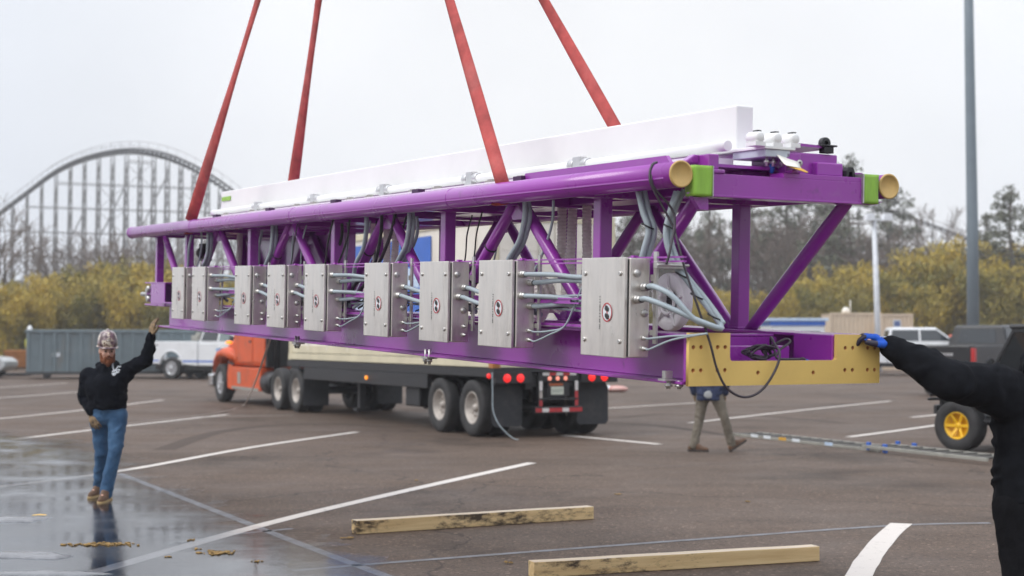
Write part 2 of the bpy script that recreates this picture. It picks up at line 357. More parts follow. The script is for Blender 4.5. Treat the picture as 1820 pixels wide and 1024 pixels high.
# ------------------------------------------------------------------ ground
def asphalt():
    m = bpy.data.materials.new('asphalt'); m.use_nodes = True; t = m.node_tree; n = t.nodes; L = t.links; b = n['Principled BSDF']
    tcn = n.new('ShaderNodeTexCoord'); o = tcn.outputs['Object']
    def nse(sc, det=6, st=None, ro=0.6):
        q = n.new('ShaderNodeTexNoise'); q.inputs['Scale'].default_value = sc; q.inputs['Detail'].default_value = det; q.inputs['Roughness'].default_value = ro
        if st:
            mp = n.new('ShaderNodeMapping'); mp.inputs['Scale'].default_value = st; mp.inputs['Rotation'].default_value = (0, 0, 0.35); L.new(o, mp.inputs[0]); L.new(mp.outputs[0], q.inputs['Vector'])
        else: L.new(o, q.inputs['Vector'])
        return q.outputs[0]
    def mul(a, lo, hi, i0=0.3, i1=0.7):
        q = n.new('ShaderNodeMapRange'); q.inputs[1].default_value = i0; q.inputs[2].default_value = i1; q.inputs[3].default_value = lo; q.inputs[4].default_value = hi; L.new(a, q.inputs[0]); return q.outputs[0]
    def mm(a, c):
        q = n.new('ShaderNodeMath'); q.operation = 'MULTIPLY'; L.new(a, q.inputs[0]); L.new(c, q.inputs[1]); return q.outputs[0]
    big = mul(nse(0.10, 5), 0.76, 1.20); mid = mul(nse(0.9, 6, (0.35, 1.4, 1)), 0.86, 1.13); fine = mul(nse(55, 4, None, 0.85), 0.55, 1.5)
    vo = n.new('ShaderNodeTexVoronoi'); vo.inputs['Scale'].default_value = 130; L.new(o, vo.inputs['Vector'])
    spk = mul(vo.outputs['Distance'], 1.9, 0.85, 0.08, 0.42)
    stain = mul(nse(0.33, 7, None, 0.7), 0.62, 1.0, 0.34, 0.46)
    def specks(sc, d0, d1, val):
        q = n.new('ShaderNodeTexVoronoi'); q.inputs['Scale'].default_value = sc; L.new(o, q.inputs['Vector']); return mul(q.outputs['Distance'], val, 1.0, d0, d1)
    sp1 = mm(specks(9, .10, .17, 2.1), mm(specks(13, .12, .22, .4), specks(15, .14, .24, 1.8)))
    coarse = mul(nse(14, 5, None, 0.85), 0.70, 1.32)
    f = mm(mm(mm(mm(mm(big, mid), coarse), mm(fine, spk)), stain), sp1)
    vs = n.new('ShaderNodeVectorMath'); vs.operation = 'SCALE'; vs.inputs[0].default_value = (0.108, 0.077, 0.058); L.new(f, vs.inputs['Scale'])
    # hairline cracks
    vc = n.new('ShaderNodeTexVoronoi'); vc.feature = 'DISTANCE_TO_EDGE'; vc.inputs['Scale'].default_value = 0.16
    dn = n.new('ShaderNodeTexNoise'); dn.inputs['Scale'].default_value = 1.3; dn.inputs['Detail'].default_value = 5; L.new(o, dn.inputs['Vector'])
    ad = n.new('ShaderNodeVectorMath'); ad.operation = 'ADD'; L.new(o, ad.inputs[0]); L.new(dn.outputs['Color'], ad.inputs[1]); L.new(ad.outputs[0], vc.inputs['Vector'])
    ck = mul(vc.outputs['Distance'], 0.45, 1.0, 0.0, 0.005)
    v2 = n.new('ShaderNodeVectorMath'); v2.operation = 'SCALE'; L.new(vs.outputs[0], v2.inputs[0]); L.new(ck, v2.inputs['Scale'])
    L.new(v2.outputs[0], b.inputs['Base Color'])
    L.new(mul(nse(0.5, 6), 0.58, 0.85), b.inputs['Roughness']); b.inputs['Specular IOR Level'].default_value = 0.18
    bp = n.new('ShaderNodeBump'); bp.inputs['Strength'].default_value = 0.55; bp.inputs['Distance'].default_value = 0.004; L.new(nse(110, 3, None, 0.8), bp.inputs['Height']); L.new(bp.outputs[0], b.inputs['Normal'])
    return m
M['asphalt'] = asphalt()
g = MB(); g.add([(-300, -280, 0), (300, -280, 0), (300, 330, 0), (-300, 330, 0)], [(0, 1, 2, 3)])
tag(g.build('asphalt_ground', M['asphalt'], fix=False), kind='structure')

def paint_mat(name, col, lo, hi, scale=9.0):
    m = bpy.data.materials.new(name); m.use_nodes = True; t = m.node_tree; n = t.nodes; L = t.links; b = n['Principled BSDF']
    tcn = n.new('ShaderNodeTexCoord'); q = n.new('ShaderNodeTexNoise'); q.inputs['Scale'].default_value = scale; q.inputs['Detail'].default_value = 8; q.inputs['Roughness'].default_value = 0.75
    L.new(tcn.outputs['Object'], q.inputs['Vector'])
    r = n.new('ShaderNodeMapRange'); r.inputs[1].default_value = lo; r.inputs[2].default_value = hi; L.new(q.outputs[0], r.inputs[0])
    mx = n.new('ShaderNodeMix'); mx.data_type = 'RGBA'; mx.inputs[6].default_value = (0.088, 0.066, 0.053, 1); mx.inputs[7].default_value = tuple(col) + (1,)
    L.new(r.outputs[0], mx.inputs[0]); L.new(mx.outputs[2], b.inputs['Base Color']); b.inputs['Roughness'].default_value = 0.7
    return m
M['line'] = paint_mat('worn_white_paint', (0.60, 0.55, 0.50), 0.27, 0.42)
M['chalk'] = paint_mat('faint_blue_chalk', (0.25, 0.265, 0.29), 0.25, 0.75, 5.0)
def strip(pts, w, name, material, z=0.004, n=6):
    path = smooth_path([G(*p) for p in pts], n); b = MB(); vs = []; fs = []
    for i, p in enumerate(path):
        d = path[min(i + 1, len(path) - 1)] - path[max(i - 1, 0)]; d.z = 0; d.normalize(); s = V((-d.y, d.x, 0)) * (w / 2) * (1 + 0.08 * mnoise.noise(p * 3.0))
        vs += [(p.x + s.x, p.y + s.y, z), (p.x - s.x, p.y - s.y, z)]
    for i in range(len(path) - 1): fs.append((2 * i, 2 * i + 1, 2 * i + 3, 2 * i + 2))
    return tag(b.add(vs, fs).build(name, material, fix=False), kind='structure')
for pts, w in [([(-60, 750), (130, 731), (290, 711)], .11), ([(20, 782), (200, 760), (405, 737)], .12), ([(-60, 872), (210, 838), (450, 795), (635, 768)], .12),
               ([(140, 1026), (480, 930), (720, 873), (945, 823)], .13), ([(-60, 712), (140, 697)], .11), ([(-40, 692), (120, 681)], .11),
               ([(1000, 774), (1100, 783), (1172, 790)], .15), ([(1060, 727), (1240, 716)], .12), ([(1225, 752), (1400, 732), (1583, 713)], .12),
               ([(1508, 777), (1600, 765), (1700, 751)], .13), ([(1504, 1070), (1540, 1000), (1575, 955), (1602, 931)], .165), ([(1620, 742), (1800, 725)], .12),
               ([(330, 742), (520, 738)], .05)]:
    strip(pts, w * 1.22, 'painted_line', M['line'])
for pts, w in [([(212, 842), (400, 915), (520, 962), (690, 1026)], .10), ([(520, 1015), (700, 1000), (1200, 962), (1580, 935), (1760, 930)], .09), ([(290, 968), (400, 952), (520, 940)], .08)]:
    strip(pts, w, 'chalk_line', M['chalk'], z=0.003)
# dark tyre scuffs
M['scuff'] = paint_mat('tyre_scuff', (0.060, 0.043, 0.034), 0.35, 0.75, 2.0)
for nd in M['scuff'].node_tree.nodes:
    if nd.type == 'BSDF_PRINCIPLED': nd.inputs['Specular IOR Level'].default_value = 0.15; nd.inputs['Roughness'].default_value = 0.8
for pts, w in [([(290, 800), (380, 770), (480, 757), (590, 754), (700, 760)], .35), ([(900, 760), (1020, 752), (1160, 756), (1300, 775)], .3), ([(1100, 742), (1200, 736), (1330, 738), (1500, 752)], .3)]:
    strip(pts, w, 'tyre_scuff_mark', M['scuff'], z=0.002)

# water film over the lower left
def water():
    m = bpy.data.materials.new('water_film'); m.use_nodes = True; t = m.node_tree; n = t.nodes; L = t.links; n.clear()
    out = n.new('ShaderNodeOutputMaterial'); tr = n.new('ShaderNodeBsdfTransparent'); tr.inputs[0].default_value = (0.62, 0.64, 0.67, 1)
    gl = n.new('ShaderNodeBsdfGlossy'); gl.inputs[0].default_value = (0.95, 0.97, 1.0, 1)
    tcn = n.new('ShaderNodeTexCoord'); o = tcn.outputs['Object']
    q = n.new('ShaderNodeTexNoise'); q.inputs['Scale'].default_value = 0.9; q.inputs['Detail'].default_value = 7; q.inputs['Roughness'].default_value = .65; L.new(o, q.inputs['Vector'])
    r = n.new('ShaderNodeMapRange'); r.inputs[1].default_value = .42; r.inputs[2].default_value = .66; r.inputs[3].default_value = .075; r.inputs[4].default_value = .24; L.new(q.outputs[0], r.inputs[0]); L.new(r.outputs[0], gl.inputs['Roughness'])
    w = n.new('ShaderNodeTexNoise'); w.inputs['Scale'].default_value = 5; w.inputs['Detail'].default_value = 3
    mp = n.new('ShaderNodeMapping'); mp.inputs['Scale'].default_value = (1, 2.2, 1); L.new(o, mp.inputs[0]); L.new(mp.outputs[0], w.inputs['Vector'])
    bp = n.new('ShaderNodeBump'); bp.inputs['Strength'].default_value = .10; bp.inputs['Distance'].default_value = .01; L.new(w.outputs[0], bp.inputs['Height']); L.new(bp.outputs[0], gl.inputs['Normal'])
    fr = n.new('ShaderNodeFresnel'); fr.inputs[0].default_value = 1.42
    at = n.new('ShaderNodeAttribute'); at.attribute_name = 'depth'
    # patchy film: thins out towards its rim
    pn = n.new('ShaderNodeTexNoise'); pn.inputs['Scale'].default_value = 1.0; pn.inputs['Detail'].default_value = 8; pn.inputs['Roughness'].default_value = .7; L.new(o, pn.inputs['Vector'])
    ad = n.new('ShaderNodeMath'); ad.operation = 'MULTIPLY_ADD'; ad.inputs[1].default_value = .75; L.new(at.outputs['Fac'], ad.inputs[0]); L.new(pn.outputs[0], ad.inputs[2])
    cov = n.new('ShaderNodeMapRange'); cov.inputs[1].default_value = .52; cov.inputs[2].default_value = 1.0; L.new(ad.outputs[0], cov.inputs[0])
    mu = n.new('ShaderNodeMath'); mu.operation = 'MULTIPLY'; L.new(fr.outputs[0], mu.inputs[0]); L.new(cov.outputs[0], mu.inputs[1])
    tw = n.new('ShaderNodeMix'); tw.data_type = 'RGBA'; tw.inputs[6].default_value = (1, 1, 1, 1); tw.inputs[7].default_value = (0.60, 0.62, 0.66, 1); L.new(cov.outputs[0], tw.inputs[0]); L.new(tw.outputs[2], tr.inputs[0])
    mx = n.new('ShaderNodeMixShader'); L.new(mu.outputs[0], mx.inputs[0]); L.new(tr.outputs[0], mx.inputs[1]); L.new(gl.outputs[0], mx.inputs[2]); L.new(mx.outputs[0], out.inputs[0])
    return m
M['water'] = water()
def puddle(outline, name, z, nx=56):
    poly = [G(*p) for p in outline]
    def inside(x, y):
        c = False; j = len(poly) - 1
        for i in range(len(poly)):
            a, b = poly[i], poly[j]
            if (a.y > y) != (b.y > y) and x < (b.x - a.x) * (y - a.y) / (b.y - a.y) + a.x: c = not c
            j = i
        return c
    def dist(x, y):
        d = 1e9; q = V((x, y, 0))
        for i in range(len(poly)):
            a, b = poly[i], poly[(i + 1) % len(poly)]; ab = b - a; t = max(0, min(1, (q - a).dot(ab) / ab.dot(ab))); d = min(d, (a + ab * t - q).length)
        return d
    x0 = min(p.x for p in poly); x1 = max(p.x for p in poly); y0 = min(p.y for p in poly); y1 = max(p.y for p in poly)
    st = 0.16; W = int((x1 - x0) / st) + 2; H = int((y1 - y0) / st) + 2; b = MB(); vs = []; fs = []; dep = []
    ins = {}
    for j in range(H):
        for i in range(W):
            x = x0 + i * st; y = y0 + j * st; vs.append((x, y, z)); k = inside(x, y); ins[i, j] = k; dep.append(min(dist(x, y), 1.7) / 1.7 * (1 if k else 0))
    for j in range(H - 1):
        for i in range(W - 1):
            if ins[i, j] or ins[i + 1, j] or ins[i, j + 1] or ins[i + 1, j + 1]: fs.append((j * W + i, j * W + i + 1, (j + 1) * W + i + 1, (j + 1) * W + i))
    o = b.add(vs, fs, 0, True).build(name, M['water'], fix=False)
    at = o.data.attributes.new('depth', 'FLOAT', 'POINT'); at.data.foreach_set('value', dep)
    return tag(o, kind='structure')
puddle([(-140, 748), (20, 768), (140, 782), (240, 806), (262, 838), (360, 880), (480, 930), (640, 985), (860, 1045), (900, 1150), (-300, 1150), (-300, 850)], 'water_puddle', 0.008)
# grey slush patches: raised shapes standing in for pale ripples on the water
def ripple(c, rx, ry, h, seed, label):
    rnd = random.Random(seed); b = MB(); N, K = 40, 6; vs = [(0, 0, h * .8)]; fs = []
    for k in range(1, K + 1):
        for j in range(N):
            a = 2 * math.pi * j / N; f = k / K; rr = 1 + .5 * mnoise.noise(V((math.cos(a) * 1.7, math.sin(a) * 1.7, seed))) + .32 * mnoise.noise(V((math.cos(a) * 6, math.sin(a) * 6, seed)))
            x = math.cos(a) * rx * f * rr; y = math.sin(a) * ry * f * rr
            z = max(0.0, h * (1 - f ** 3) * (.75 + .5 * mnoise.noise(V((x * 5, y * 5, seed))))) if k < K else -0.006
            vs.append((x, y, z))
    for j in range(N): fs.append((0, 1 + j, 1 + (j + 1) % N))
    for k in range(K - 1):
        for j in range(N):
            j2 = (j + 1) % N; fs.append((1 + k * N + j, 1 + (k + 1) * N + j, 1 + (k + 1) * N + j2, 1 + k * N + j2))
    o = b.add(vs, fs, 0, True).build('ripple_patch', M['ripple'], loc=(c.x, c.y, 0.010)); return tag(o, label, 'slush patch', 'patches of slush on the wet asphalt')
ripple(G(15, 925), .42, .22, .03, 1, 'grey slush patch beside the small yellow leaf on the wet asphalt')
ripple(G(30, 988), .30, .16, .025, 2, 'broken grey slush patch farthest into the bottom left corner, middle one of the row')
ripple(G(75, 992), .24, .09, .025, 3, 'small rounded slush patch nearest the reflection of the bearded man')
ripple(G(60, 1022), .50, .12, .022, 4, 'wide slush patch lying at the start of the long painted line')
def crumbs(name, c, L_, W_, n, seed, label, cat, mt, size=.012):
    rnd = random.Random(seed); b = MB()
    for i in range(n):
        u = max(-1, min(1, rnd.gauss(0, .38))); w = rnd.gauss(0, .45)
        sz = size * rnd.uniform(.25, 1.3)
        b.sph((u * L_, w * W_, sz * .3), (sz * rnd.uniform(.8, 2.5), sz, sz * .45), 6, 0, Euler((rnd.uniform(-.4, .4), 0, rnd.uniform(0, 6))).to_matrix())
    return tag(b.build(name, mt, loc=(c.x, c.y, .010)), label, cat, kind=None)
crumbs('leaf_litter', G(185, 970), .36, .11, 150, 1, 'long thin clump of brown leaf litter across the reflected trousers', 'leaf litter', M['debris'])
crumbs('leaf_litter', G(390, 985), .17, .12, 90, 2, 'short clump of brown litter below the long painted line', 'leaf litter', M['debris'])
crumbs('leaf_litter', G(622, 958), .10, .06, 30, 3, 'few dark crumbs of litter under the end of the mouldy timber', 'leaf litter', M['debris'], .008)
b = MB(); b.add([(-.07, -.03, .0), (.0, -.04, .006), (.075, -.01, .0), (.06, .03, .004), (-.01, .045, .008), (-.07, .02, .002)], [(0, 1, 4, 5), (1, 2, 3, 4)])
lf = b.build('fallen_leaf', M['yellow_rim'], loc=tuple(G(70, 918) + V((0, 0, .012)))); tag(lf, 'flat yellow leaf floating on the puddle', 'leaf')

rnd = random.Random(17)
for k, (px, py) in enumerate(((352, 978), (340, 962), (455, 1000), (300, 992), (1330, 893), (1100, 880), (905, 1003), (740, 855))):
    crumbs('leaf_litter', G(px, py), .05, .05, 12, 30 + k, ['crumb of litter left of the short brown clump', 'crumb of litter above the short brown clump', 'crumb of litter between the short clump and the chalk line', 'crumb of litter by the reflection of the long line', 'scrap of yellow litter right of the far timber', 'scrap of litter beyond the right end of the far timber', 'scrap of litter at the left end of the near timber', 'scrap of litter near the end of the longest painted line'][k], 'leaf litter', M['debris'], .009)
# ------------------------------------------------------------------ timbers
def timber(p0, p1, h, w, label, mould=None):
    a, c = G(*p0), G(*p1); d = c - a; L_ = d.length; t = thing('timber_beam', label, 'timber', ((a + c) / 2), math.atan2(d.y, d.x), 'timber beams on the asphalt')
    bm = MB(); N = 24
    rings = []
    for i in range(N + 1):
        x = -L_ / 2 + L_ * i / N; k = .004 * mnoise.noise(V((x * 2, L_, 3)))
        rings.append([V((x, -w / 2 + k, .002)), V((x, w / 2 + k, .002)), V((x, w / 2 + k, h + k)), V((x, -w / 2 + k, h + k))])
    bm.loft(rings, 0, False); o = bm.build('plank_body', [M['wood_mix'], M['wood_top']], t, .006)
    for p in o.data.polygons:
        if p.normal.z > .9: p.material_index = 1  # upward faces take the paler timber tone
    return t
def wood_mix(seed, amt):
    m = M['wood'].copy(); t = m.node_tree; n = t.nodes; L = t.links; b = n['Principled BSDF']; src = b.inputs['Base Color'].links[0].from_socket
    tcn = n.new('ShaderNodeTexCoord'); q = n.new('ShaderNodeTexNoise'); q.inputs['Scale'].default_value = 9; q.inputs['Detail'].default_value = 8; q.inputs['Roughness'].default_value = .75
    mp = n.new('ShaderNodeMapping'); mp.inputs['Scale'].default_value = (.8, 2, 2); mp.inputs['Location'].default_value = (seed, 0, 0); L.new(tcn.outputs['Object'], mp.inputs[0]); L.new(mp.outputs[0], q.inputs['Vector'])
    q2 = n.new('ShaderNodeTexNoise'); q2.inputs['Scale'].default_value = 1.3; q2.inputs['Detail'].default_value = 2; L.new(mp.outputs[0], q2.inputs['Vector'])
    ad = n.new('ShaderNodeMath'); ad.operation = 'ADD'; L.new(q.outputs[0], ad.inputs[0]); L.new(q2.outputs[0], ad.inputs[1])
    r = n.new('ShaderNodeMapRange'); r.inputs[1].default_value = 1.06 - amt; r.inputs[2].default_value = 1.22 - amt; L.new(ad.outputs[0], r.inputs[0])
    mx = n.new('ShaderNodeMix'); mx.data_type = 'RGBA'; mx.inputs[7].default_value = (.055, .035, .018, 1); L.new(r.outputs[0], mx.inputs[0]); L.new(src, mx.inputs[6]); L.new(mx.outputs[2], b.inputs['Base Color'])
    return m
M['wood_mix'] = wood_mix(2.4, .06)
timber((629, 949), (1050, 922), .125, .125, 'pale timber beam with black mould along its side, lying farther from the camera')
M['wood_mix'] = wood_mix(3.1, .0)
timber((944, 1026), (1450, 996), .12, .12, 'cleaner yellowish timber beam with a few dark knots, nearest the camera')
# ------------------------------------------------------------------ the lifted purple track truss
# local axes: x across (left chord to right chord), y along (near end to far end), z up; origin at the near end of the left chord
TK = 7.5 / 7.1
def c2w(a): return CX * a[0] + CU * a[1] + CF * a[2]
tu, tv, tw_ = c2w((-0.46468544, 0.00603657, 0.88545525)), c2w((0.88532793, -0.01510851, 0.46472162)), c2w((0.01618324, 0.99986764, 0.00167636))
tO = CP + c2w((0.78545242, 0.53255053, 7.1)) * TK
TM = MX(((tv.x * TK, tu.x * TK, tw_.x * TK, tO.x), (tv.y * TK, tu.y * TK, tw_.y * TK, tO.y), (tv.z * TK, tu.z * TK, tw_.z * TK, tO.z), (0, 0, 0, 1)))
def TL(a, s, h): return TM @ V((a, s, h))
def TI(p): return TM.inverted() @ V(p)
def ray_s(px, py, s):      # local point where the sight line of a pixel meets the plane y = s
    d = CX * ((px - PW / 2) / FPX) + CF + CU * ((PH / 2 - py) / FPX)
    o = TL(0, s, 0); t = (o - CP).dot(tu) / d.dot(tu); return TI(CP + d * t)
def ray_a(px, py, a):
    d = CX * ((px - PW / 2) / FPX) + CF + CU * ((PH / 2 - py) / FPX)
    o = TL(a, 0, 0); t = (o - CP).dot(tv) / d.dot(tv); return TI(CP + d * t)

truss = thing('track_truss', 'long purple steel truss hung from red slings, with steel boxes and yellow end plate', 'truss', mw=TM)
PU = M['purple']
LEN = 10.5
for x in (0.0, 1.26):
    b = MB(); b.tube([(x, .0, 0), (x, 2, 0), (x, 5, 0), (x, 8, 0), (x, LEN, 0)], .061, 28)
    b.bar((x - .058, .05, -.018), (x - .058, LEN - .02, -.018), .004, .008)   # weld seam along the pipe
    b.build('chord', PU, truss)
    b = MB(); b.lathe([(.0615, .0), (.064, -.004), (.064, -.012), (.055, -.013), (.052, -.006), (.0, -.005)], (x, .0, 0), (0, 1, 0), 28)
    b.build('end_cap', M['cap_tan'], truss)
    b = MB(); b.lathe([(.0, .0), (.061, .0), (.064, .01), (.061, .02), (0.0, .03)], (x, LEN, 0), (0, 1, 0), 20); b.build('end_cap', PU, truss)
POSTS = [.99, 2.91, 4.87, 6.90, 8.92, 10.05]
for s in POSTS:
    for x in (.18, 1.08):
        b = MB(); b.bb(x - .038, x + .038, s - .038, s + .038, -.762, -.035); b.build('post', PU, truss, .006)
# web diagonals, pinched where they meet the chords and the floor beams
def diag(x, s0, h0, s1, h1):
    p0, p1 = V((x, s0, h0)), V((x, s1, h1)); n = 9; pts = [p0.lerp(p1, i / n) for i in range(n + 1)]
    b = MB(); b.tube(pts, [.030, .034] + [.037] * (n - 3) + [.034, .030], 14); b.build('diagonal', PU, truss)
for x, xt in ((.18, .1), (1.08, 1.16)):
    diag(x, .06, -.05, .90, -.76)
    for i in range(4):
        mid = (POSTS[i] + POSTS[i + 1]) / 2
        diag(x, POSTS[i] + .06, -.76, mid - .05, -.045); diag(x, mid + .05, -.045, POSTS[i + 1] - .06, -.76)
    diag(x, POSTS[4] + .06, -.76, 9.85, -.05)
# top cross beams and deck
for s in POSTS[:-1] + [(POSTS[i] + POSTS[i + 1]) / 2 for i in range(4)] + [9.95]:
    b = MB(); b.bb(.03, 1.23, s - .05, s + .05, -.06, .03); b.build('cross_beam', PU, truss, .004)
b = MB(); b.bb(.178, 1.088, -.006, .11, -.098, .012); b.bb(.60, 1.088, -.004, .108, .0122, .036)
b.bb(.178, 1.088, -.01, -.006, -.098, -.088); b.build('end_beam', PU, truss, .005)
b = MB(); b.bb(.08, 1.18, .10, 10.2, .055, .070); b.build('deck_plate', PU, truss)
for x0, x1 in ((.058, .078), (1.182, 1.20)):
    b = MB()
    for s0, s1, zt in ((.16, 1.70, .105), (1.74, 9.2, .072)): b.prism([(s0 + .05, zt), (s1 - .06, zt), (s1, .06), (s0, .052)], x0, x1, 'x')
    b.build('deck_edge', PU, truss)
b = MB(); b.bb(.176, .236, .02, .16, .034, .108); b.prism([(.10, .05), (.176, .05), (.176, .108), (.15, .108), (.10, .075)], .10, .15, 'y'); b.bb(.18, .25, -.012, .07, .0125, .033); b.build('deck_bracket', PU, truss, .006)
for s in (.55, 1.45, 2.2, 3.6, 4.2, 5.6, 6.4, 7.8):
    b = MB(); b.bb(.10, 1.16, s - .02, s + .02, -.005, .050); b.build('deck_rib', PU, truss)
for s in (.45, .75, 1.3, 1.75, 2.3, 3.3, 3.9): b = MB(); b.cyl((.30, s, .052), (.30, s, .0), .006, 8); b.cyl((.30, s, .03), (.30, s, .022), .012, 6); b.build('hanger_bolt', M['zinc'], truss)
b = MB(); b.tube([(.10, .1, -.045), (.10, 10, -.045)], .006, 6); b.build('trim_rod', M['zinc'], truss)
b = MB(); b.bb(.50, .76, .2, 10.1, -.045, .054); b.build('centre_girder', PU, truss, .004)

for x in (.18, 1.08):
    for ps in POSTS:
        b = MB(); b.bb(x - .046, x + .046, ps - .046, ps + .046, -.750, -.738); b.build('weld_bead', PU, truss, .004); b = MB(); b.bb(x - .044, x + .044, ps - .044, ps + .044, -.062, -.050); b.build('weld_bead', PU, truss, .004)
    for i in range(4):
        mid = (POSTS[i] + POSTS[i + 1]) / 2; xx = x - .10 if x < .5 else x + .10
        b = MB(); b.prism([(mid - .13, -.045), (mid + .13, -.045), (mid + .06, -.14), (mid - .06, -.14)], x - .006, x + .006, 'x'); b.build('node_plate', PU, truss)
for q in (2.45, 5.3, 8.1):
    b = MB(); b.lathe([(.0612, -.006), (.0640, -.003), (.0640, .003), (.0612, .006)], (0, q, 0), (0, 1, 0), 28); b.build('weld_bead', PU, truss)
M['clamp'] = mat('clamp_metal', (.62, .62, .62), .3, .7); M['dark_purple'] = mat('dark_purple_plate', (.05, .012, .06), .5)
# white guide rail and pipes above the deck
b = MB(); b.bb(.536, .640, .30, 9.05, .165, .392); b.build('guide_fin', M['white_part'], truss, .008)
b = MB(); b.bb(.505, .69, .02, .5, .151, .166); b.build('cap_plate', M['white_part'], truss, .003)
b = MB(); b.bb(.515, .665, .03, .3, .113, .150); b.build('clamp_block', mat('pale_grey_block', (.52, .56, .62), .4), truss, .004)
for a in (.545, .585, .64): b = MB(); b.cyl((a, .06, .113), (a, .06, .07), .008, 8); b.cyl((a, .06, .098), (a, .06, .084), .014, 6); b.build('clamp_bolt', M['zinc'], truss)
b = MB(); b.sph((.608, .10, .066), (.012, .02, .028), 10); b.build('blue_plug', M['blue'], truss)
for a in (.45, .588, .72):
    if a != .588:
        b = MB(); b.tube([(a, .25, .178), (a, 3, .178), (a, 6, .178), (a, 9.05, .178)], .026, 14); b.build('white_pipe', M['white_part'], truss)
for a, h in ((.478, .205), (.583, .205), (.690, .208)):
    b = MB(); b.lathe([(0, -.03), (.020, -.03), (.028, -.022), (.030, 0), (.030, .05), (.024, .06), (0, .06)], (a, .05, h), (0, 1, 0), 18)
    b.bb(a - .029, a + .029, .02, .10, h - .042, h - .022); b.bb(a - .012, a + .010, .03, .07, h + .028, h + .034, 1); b.build('pipe_end', [M['white_part'], M['black']], truss)
for s in (1.80, 3.22, 4.70, 6.2, 7.70):
    b = MB()
    b.lathe([(.026, -.055), (.036, -.055), (.038, -.03), (.038, 0), (.026, 0)], (.45, s, .18), (0, 1, 0), 18)
    b.lathe([(.026, -.03), (.034, -.03), (.034, .03), (.026, .03)], (.45, s - .17, .18), (0, 1, 0), 18)
    b.bb(.42, .47, s - .14, s - .055, .11, .225)
    b.build('pipe_clamp', M['clamp'], truss, .004)
    b = MB(); b.bb(.03, .082, s - .16, s - .06, .062, .092); b.build('clamp_foot', M['dark_purple'], truss, .003)
for i in range(22):
    s = .55 + i * .40
    if i % 3: b = MB(); b.bb(.305, .335, s, s + .06, .1205, .138); b.bb(.307, .333, s + .06, s + .10, .1205, .132); b.build('rail_bolt', M['alu'], truss)
b = MB(); b.bb(.30, .52, .3, 9.0, .074, .120); b.build('rail_base', M['white_part'], truss)
b = MB(); b.bb(.525, .534, 8.72, 9.0, .295, .335); b.build('tape_patch', M['green_tape'], truss)

# gear on the end beam
b = MB(); b.bb(.66, 1.00, .08, .34, .038, .150); b.bb(.64, .73, .03, .1, .037, .14); b.bb(.645, .70, -.012, .05, .0365, .055); b.build('coupling_box', PU, truss, .006)
b = MB(); b.bb(.84, 1.005, .04, .14, .037, .105); b.build('coupling_lug', PU, truss, .008)
b = MB(); b.prism([(.62, .165), (.76, .196), (.965, .190), (.965, .178), (.76, .182), (.62, .155)], .08, .34, 'y'); b.build('coupling_lid', PU, truss)
b = MB(); b.lathe([(.008, 0), (.018, 0), (.018, .008), (.008, .008)], (.715, .018, .09), (0, 1, 0), 8); b.cyl((.755, .07, .06), (.755, .07, .10), .005, 6); b.bb(.70, .72, .02, .028, .05, .09); b.build('lug_fitting', M['zinc'], truss)
b = MB(); b.bb(.885, .985, .06, .12, .188, .197); b.bb(.905, .965, .065, .11, .155, .188); b.lathe([(.012, 0), (.03, 0), (.03, .03), (.012, .03)], (.92, .07, .205), (0, 1, 0), 14); b.build('latch', M['black'], truss, .004)
b = MB(); b.prism([(1.015, .037), (1.02, .07), (1.032, .088), (1.058, .088), (1.070, .07), (1.075, .037), (1.058, .037), (1.055, .066), (1.036, .066), (1.032, .037)], .03, .07, 'y'); b.build('eye_lug', M['black'], truss)
def q3(px, py, y): r_ = ray_s(px, py, y); return V((r_.x, r_.y, r_.z))
for m, quads in ((M['paper'], [(q3(1381, 275, .02), q3(1414, 279, .10)), (q3(1388, 284, -.02), q3(1418, 286, .04)), (q3(1394, 291, -.05), q3(1421, 293, -.01)), (q3(1399, 294, -.07), q3(1424, 299, -.04))]),
                 (M['paper_y'], [(q3(1393, 291, -.04), q3(1421, 293, .0)), (q3(1404, 297, -.055), q3(1425, 299, -.035)), (q3(1420, 302, -.07), q3(1432, 303, -.06)), (q3(1434, 307, -.075), q3(1437, 306, -.07))])):
    b = MB(); vs = [p for pr in quads for p in pr]
    o = b.add(vs, [(2 * k, 2 * k + 1, 2 * k + 3, 2 * k + 2) for k in range(len(quads) - 1)], 0, True).build('paper_sheet', m, truss); md = o.modifiers.new('thick', 'SOLIDIFY'); md.thickness = .002; md = o.modifiers.new('sub', 'SUBSURF'); md.levels = 2; md.render_levels = 2; md.subdivision_type = 'SIMPLE'

# tape wraps
for x0, x1, z1, z0, sk in ((.066, .172, .046, -.098, .03), (1.092, 1.186, .054, -.092, .02)):
    b = MB(); vs = []; fs = []; NX, NZ = 8, 10
    for i in range(NX + 1):
        for k in range(NZ + 1):
            u, w = i / NX, k / NZ; x = x0 + (x1 - x0) * u; z = z0 + (z1 - z0) * w
            vs.append((x, -.018 - .004 * mnoise.noise(V((x * 30, z * 12, 1))), z))
    for i in range(NX):
        for k in range(NZ): q = i * (NZ + 1) + k; fs.append((q, q + 1, q + NZ + 2, q + NZ + 1))
    o = b.add(vs, fs, 0, True).build('tape_wrap', M['green_tape'], truss); md = o.modifiers.new('t', 'SOLIDIFY'); md.thickness = .09; md.offset = -1
    b = MB(); b.bb(x1 + .001 if x0 < 1 else x0 - .008, x1 + .006 if x0 < 1 else x0 - .001, -.02, .12, z0, z1); b.build('flange_plate', M['zinc'], truss)
b = MB(); b.prism([(.09, -.102), (.178, -.102), (.178, -.16), (.13, -.16), (.07, -.08)], .02, .05, 'y'); b.build('gusset', PU, truss)
b = MB(); b.prism([(1.09, -.096), (1.25, -.075), (1.20, -.096)], .02, .08, 'y'); b.build('gusset', PU, truss)

